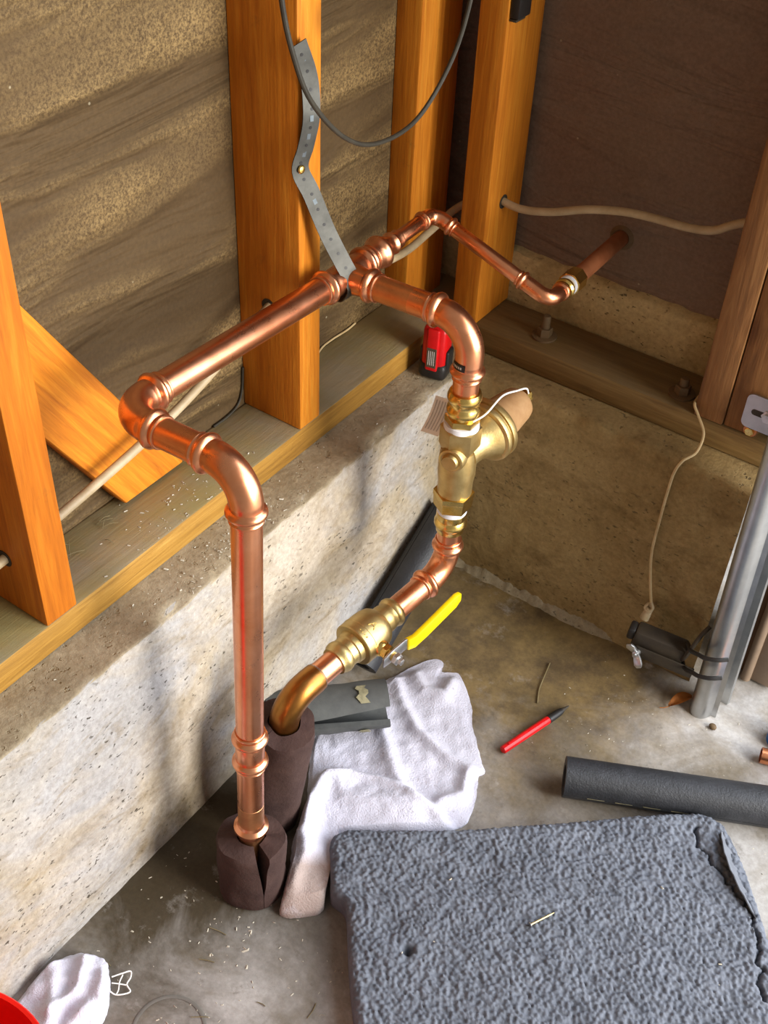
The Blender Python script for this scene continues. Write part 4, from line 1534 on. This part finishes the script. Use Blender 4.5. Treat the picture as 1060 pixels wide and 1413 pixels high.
# ------------------------------------------------------------------ odds and ends at the right edge
cb = empty('copper_offcut', (0.575, -0.065, 0))
tag(cb, 'short copper pipe offcut on the floor at the right edge', 'pipe offcut')
mk('offcut', *c_tube((0.546, -0.076, 0.0115), (0.622, -0.052, 0.0115), 0.0108, 0.0095, 0, 0.0001, 26, 2), 'copper', cb)
bb = empty('blue_cap', (0.559, -0.030, 0))
tag(bb, 'small blue plastic cap beside the copper offcut', 'cap')
mk('cap', *lathe((0.559, -0.030, 0.0005), (0, 0, 1), [(0, 0.0190), (0.002, 0.0200), (0.020, 0.0195), (0.023, 0.0180), (0.024, 0.014)], 28), 'blue', bb)
# dry leaf
lf = empty('dry_leaf', (0.421, -0.05, 0))
tag(lf, 'curled dry orange leaf at the foot of the track', 'leaf')
grid = []
for i in range(9):
    t = i / 8
    c0 = V((0.4105 + 0.020 * t, -0.068 + 0.030 * t, 0.002 + 0.010 * math.sin(t * 2.6)))
    w_ = 0.0085 * math.sin(math.pi * (0.06 + 0.90 * t)) ** 0.8
    grid.append([c0 + V((0.8, -0.55, 0)) * (w_ * (j - 2) / 2) + V((0, 0, abs(j - 2) * 0.0022)) for j in range(5)])
mk('blade', *quad_sheet(grid, 0.0004), 'leaf', lf, True, 60)
mk('stalk', *tube([(0.4105, -0.068, 0.003), (0.406, -0.073, 0.002), (0.401, -0.076, 0.0015)], 0.0006, 6), 'leaf', lf)
# pebble near the track
pbx = bmesh.new()
bmesh.ops.create_icosphere(pbx, subdivisions=2, radius=0.0048)
for v in pbx.verts:
    v.co = V((v.co.x * 1.2, v.co.y, v.co.z * 0.8)) * (1 + 0.18 * fbm(v.co, 160, 2)) + V((0.474, -0.064, 0.0038))
tag(mkbm('pebble', pbx, 'iron', None), 'small dark pebble on the floor near the track', 'pebble')
# twig on the floor by the corner
tag(mk('twig', *tube([(0.240, -0.098, 0.0018), (0.247, -0.130, 0.002), (0.252, -0.150, 0.0015), (0.262, -0.172, 0.0015)], 0.0010, 6), 'straw'), 'thin dry twig on the floor above the red pencil', 'twig')

# ------------------------------------------------------------------ loose debris: chips and straw nobody could count
chips = MB()
rng = random.Random(11)


def chip(p, s):
    a = rng.random() * 6.28
    ex = V((math.cos(a), math.sin(a), rng.uniform(-0.2, 0.2))) * s * rng.uniform(0.6, 1.8)
    ey = V((-math.sin(a), math.cos(a), rng.uniform(-0.2, 0.2))) * s * rng.uniform(0.3, 0.8)
    ez = V((0, 0, s * rng.uniform(0.3, 0.7)))
    p = V(p) + ez * 0.6
    q = [p - ex - ey - ez * 0.5, p + ex - ey * 0.6 - ez * 0.5, p + ex * 0.7 + ey - ez * 0.5, p - ex * 0.8 + ey * 0.8 - ez * 0.5, p - ex * 0.5 + ez * 0.6, p + ex * 0.6 + ez * 0.5]
    chips.add(q, [(0, 1, 2, 3), (0, 1, 5, 4), (2, 3, 4, 5), (1, 2, 5), (3, 0, 4)])


for k in range(120):
    chip((rng.uniform(0.02, 0.30), rng.uniform(-0.83, -0.62), 0), rng.uniform(0.0006, 0.0018))
for k in range(90):
    chip((rng.uniform(0.28, 0.62), rng.uniform(-0.26, -0.02), 0), rng.uniform(0.0005, 0.0014))
for k in range(8):
    chip((rng.uniform(0.13, 0.20), rng.uniform(-0.72, -0.66), 0), rng.uniform(0.0018, 0.0034))
co = chips.build('floor_chips', 'chip', None, False)
tag(co, 'tiny pale chips scattered over the concrete floor', 'debris', kind='stuff')
chips = MB()
for k in range(80):
    chip((rng.gauss(-0.085, 0.03), rng.gauss(-0.47, 0.06), Z1) if False else (max(-0.14, min(-0.064, rng.gauss(-0.085, 0.02))), rng.gauss(-0.46, 0.055), Z1), rng.uniform(0.0006, 0.0017))
for k in range(110):
    chip((max(-0.055, min(-0.006, rng.gauss(-0.025, 0.014))), rng.gauss(-0.455, 0.05), H + 0.001), rng.uniform(0.0006, 0.0019))
for k in range(40):
    chip((rng.uniform(-0.055, -0.008), rng.uniform(-0.8, -0.05), H + 0.0005), rng.uniform(0.0006, 0.0014))
co = chips.build('wood_chips', 'chip', None, False)
tag(co, 'tiny pale wood and plaster chips on the left sill and ledge', 'debris', kind='stuff')
pads = MB()
chips = pads
for k in range(9):
    chip(o0 + mu * rng.uniform(0.05, 0.45) + mv * rng.uniform(0.03, 0.28) + V((0, 0, MH + 0.001)), rng.uniform(0.0010, 0.0020))
tag(pads.build('copper_shavings', 'chip', None, False), 'few tiny pale shavings on top of the charcoal pad', 'debris', kind='stuff')
stw = MB()
for k in range(12):
    c0 = V((rng.uniform(-0.145, -0.09), rng.uniform(-0.64, -0.53), Z1 + rng.uniform(0.001, 0.004)))
    a = rng.uniform(0, 6.28)
    L_ = rng.uniform(0.012, 0.035)
    d_ = V((math.cos(a) * 0.5, math.sin(a), rng.uniform(0.0, 0.25)))
    stw.add(*tube([c0, c0 + d_ * L_ * 0.5 + V((0, 0, 0.002)), c0 + d_ * L_], 0.0004, 5, 3))
for k in range(6):
    c0 = V((rng.uniform(0.05, 0.28), rng.uniform(-0.82, -0.66), 0.0012))
    a = rng.uniform(0, 6.28)
    L_ = rng.uniform(0.008, 0.024)
    d_ = V((math.cos(a), math.sin(a), 0))
    stw.add(*tube([c0, c0 + d_ * L_ * 0.5 + V((0.001, 0.001, 0)), c0 + d_ * L_], 0.0005, 5, 3))
tag(stw.build('straw_bits', 'straw', None), 'dry straw wisps on the left sill and the floor', 'debris', kind='stuff')
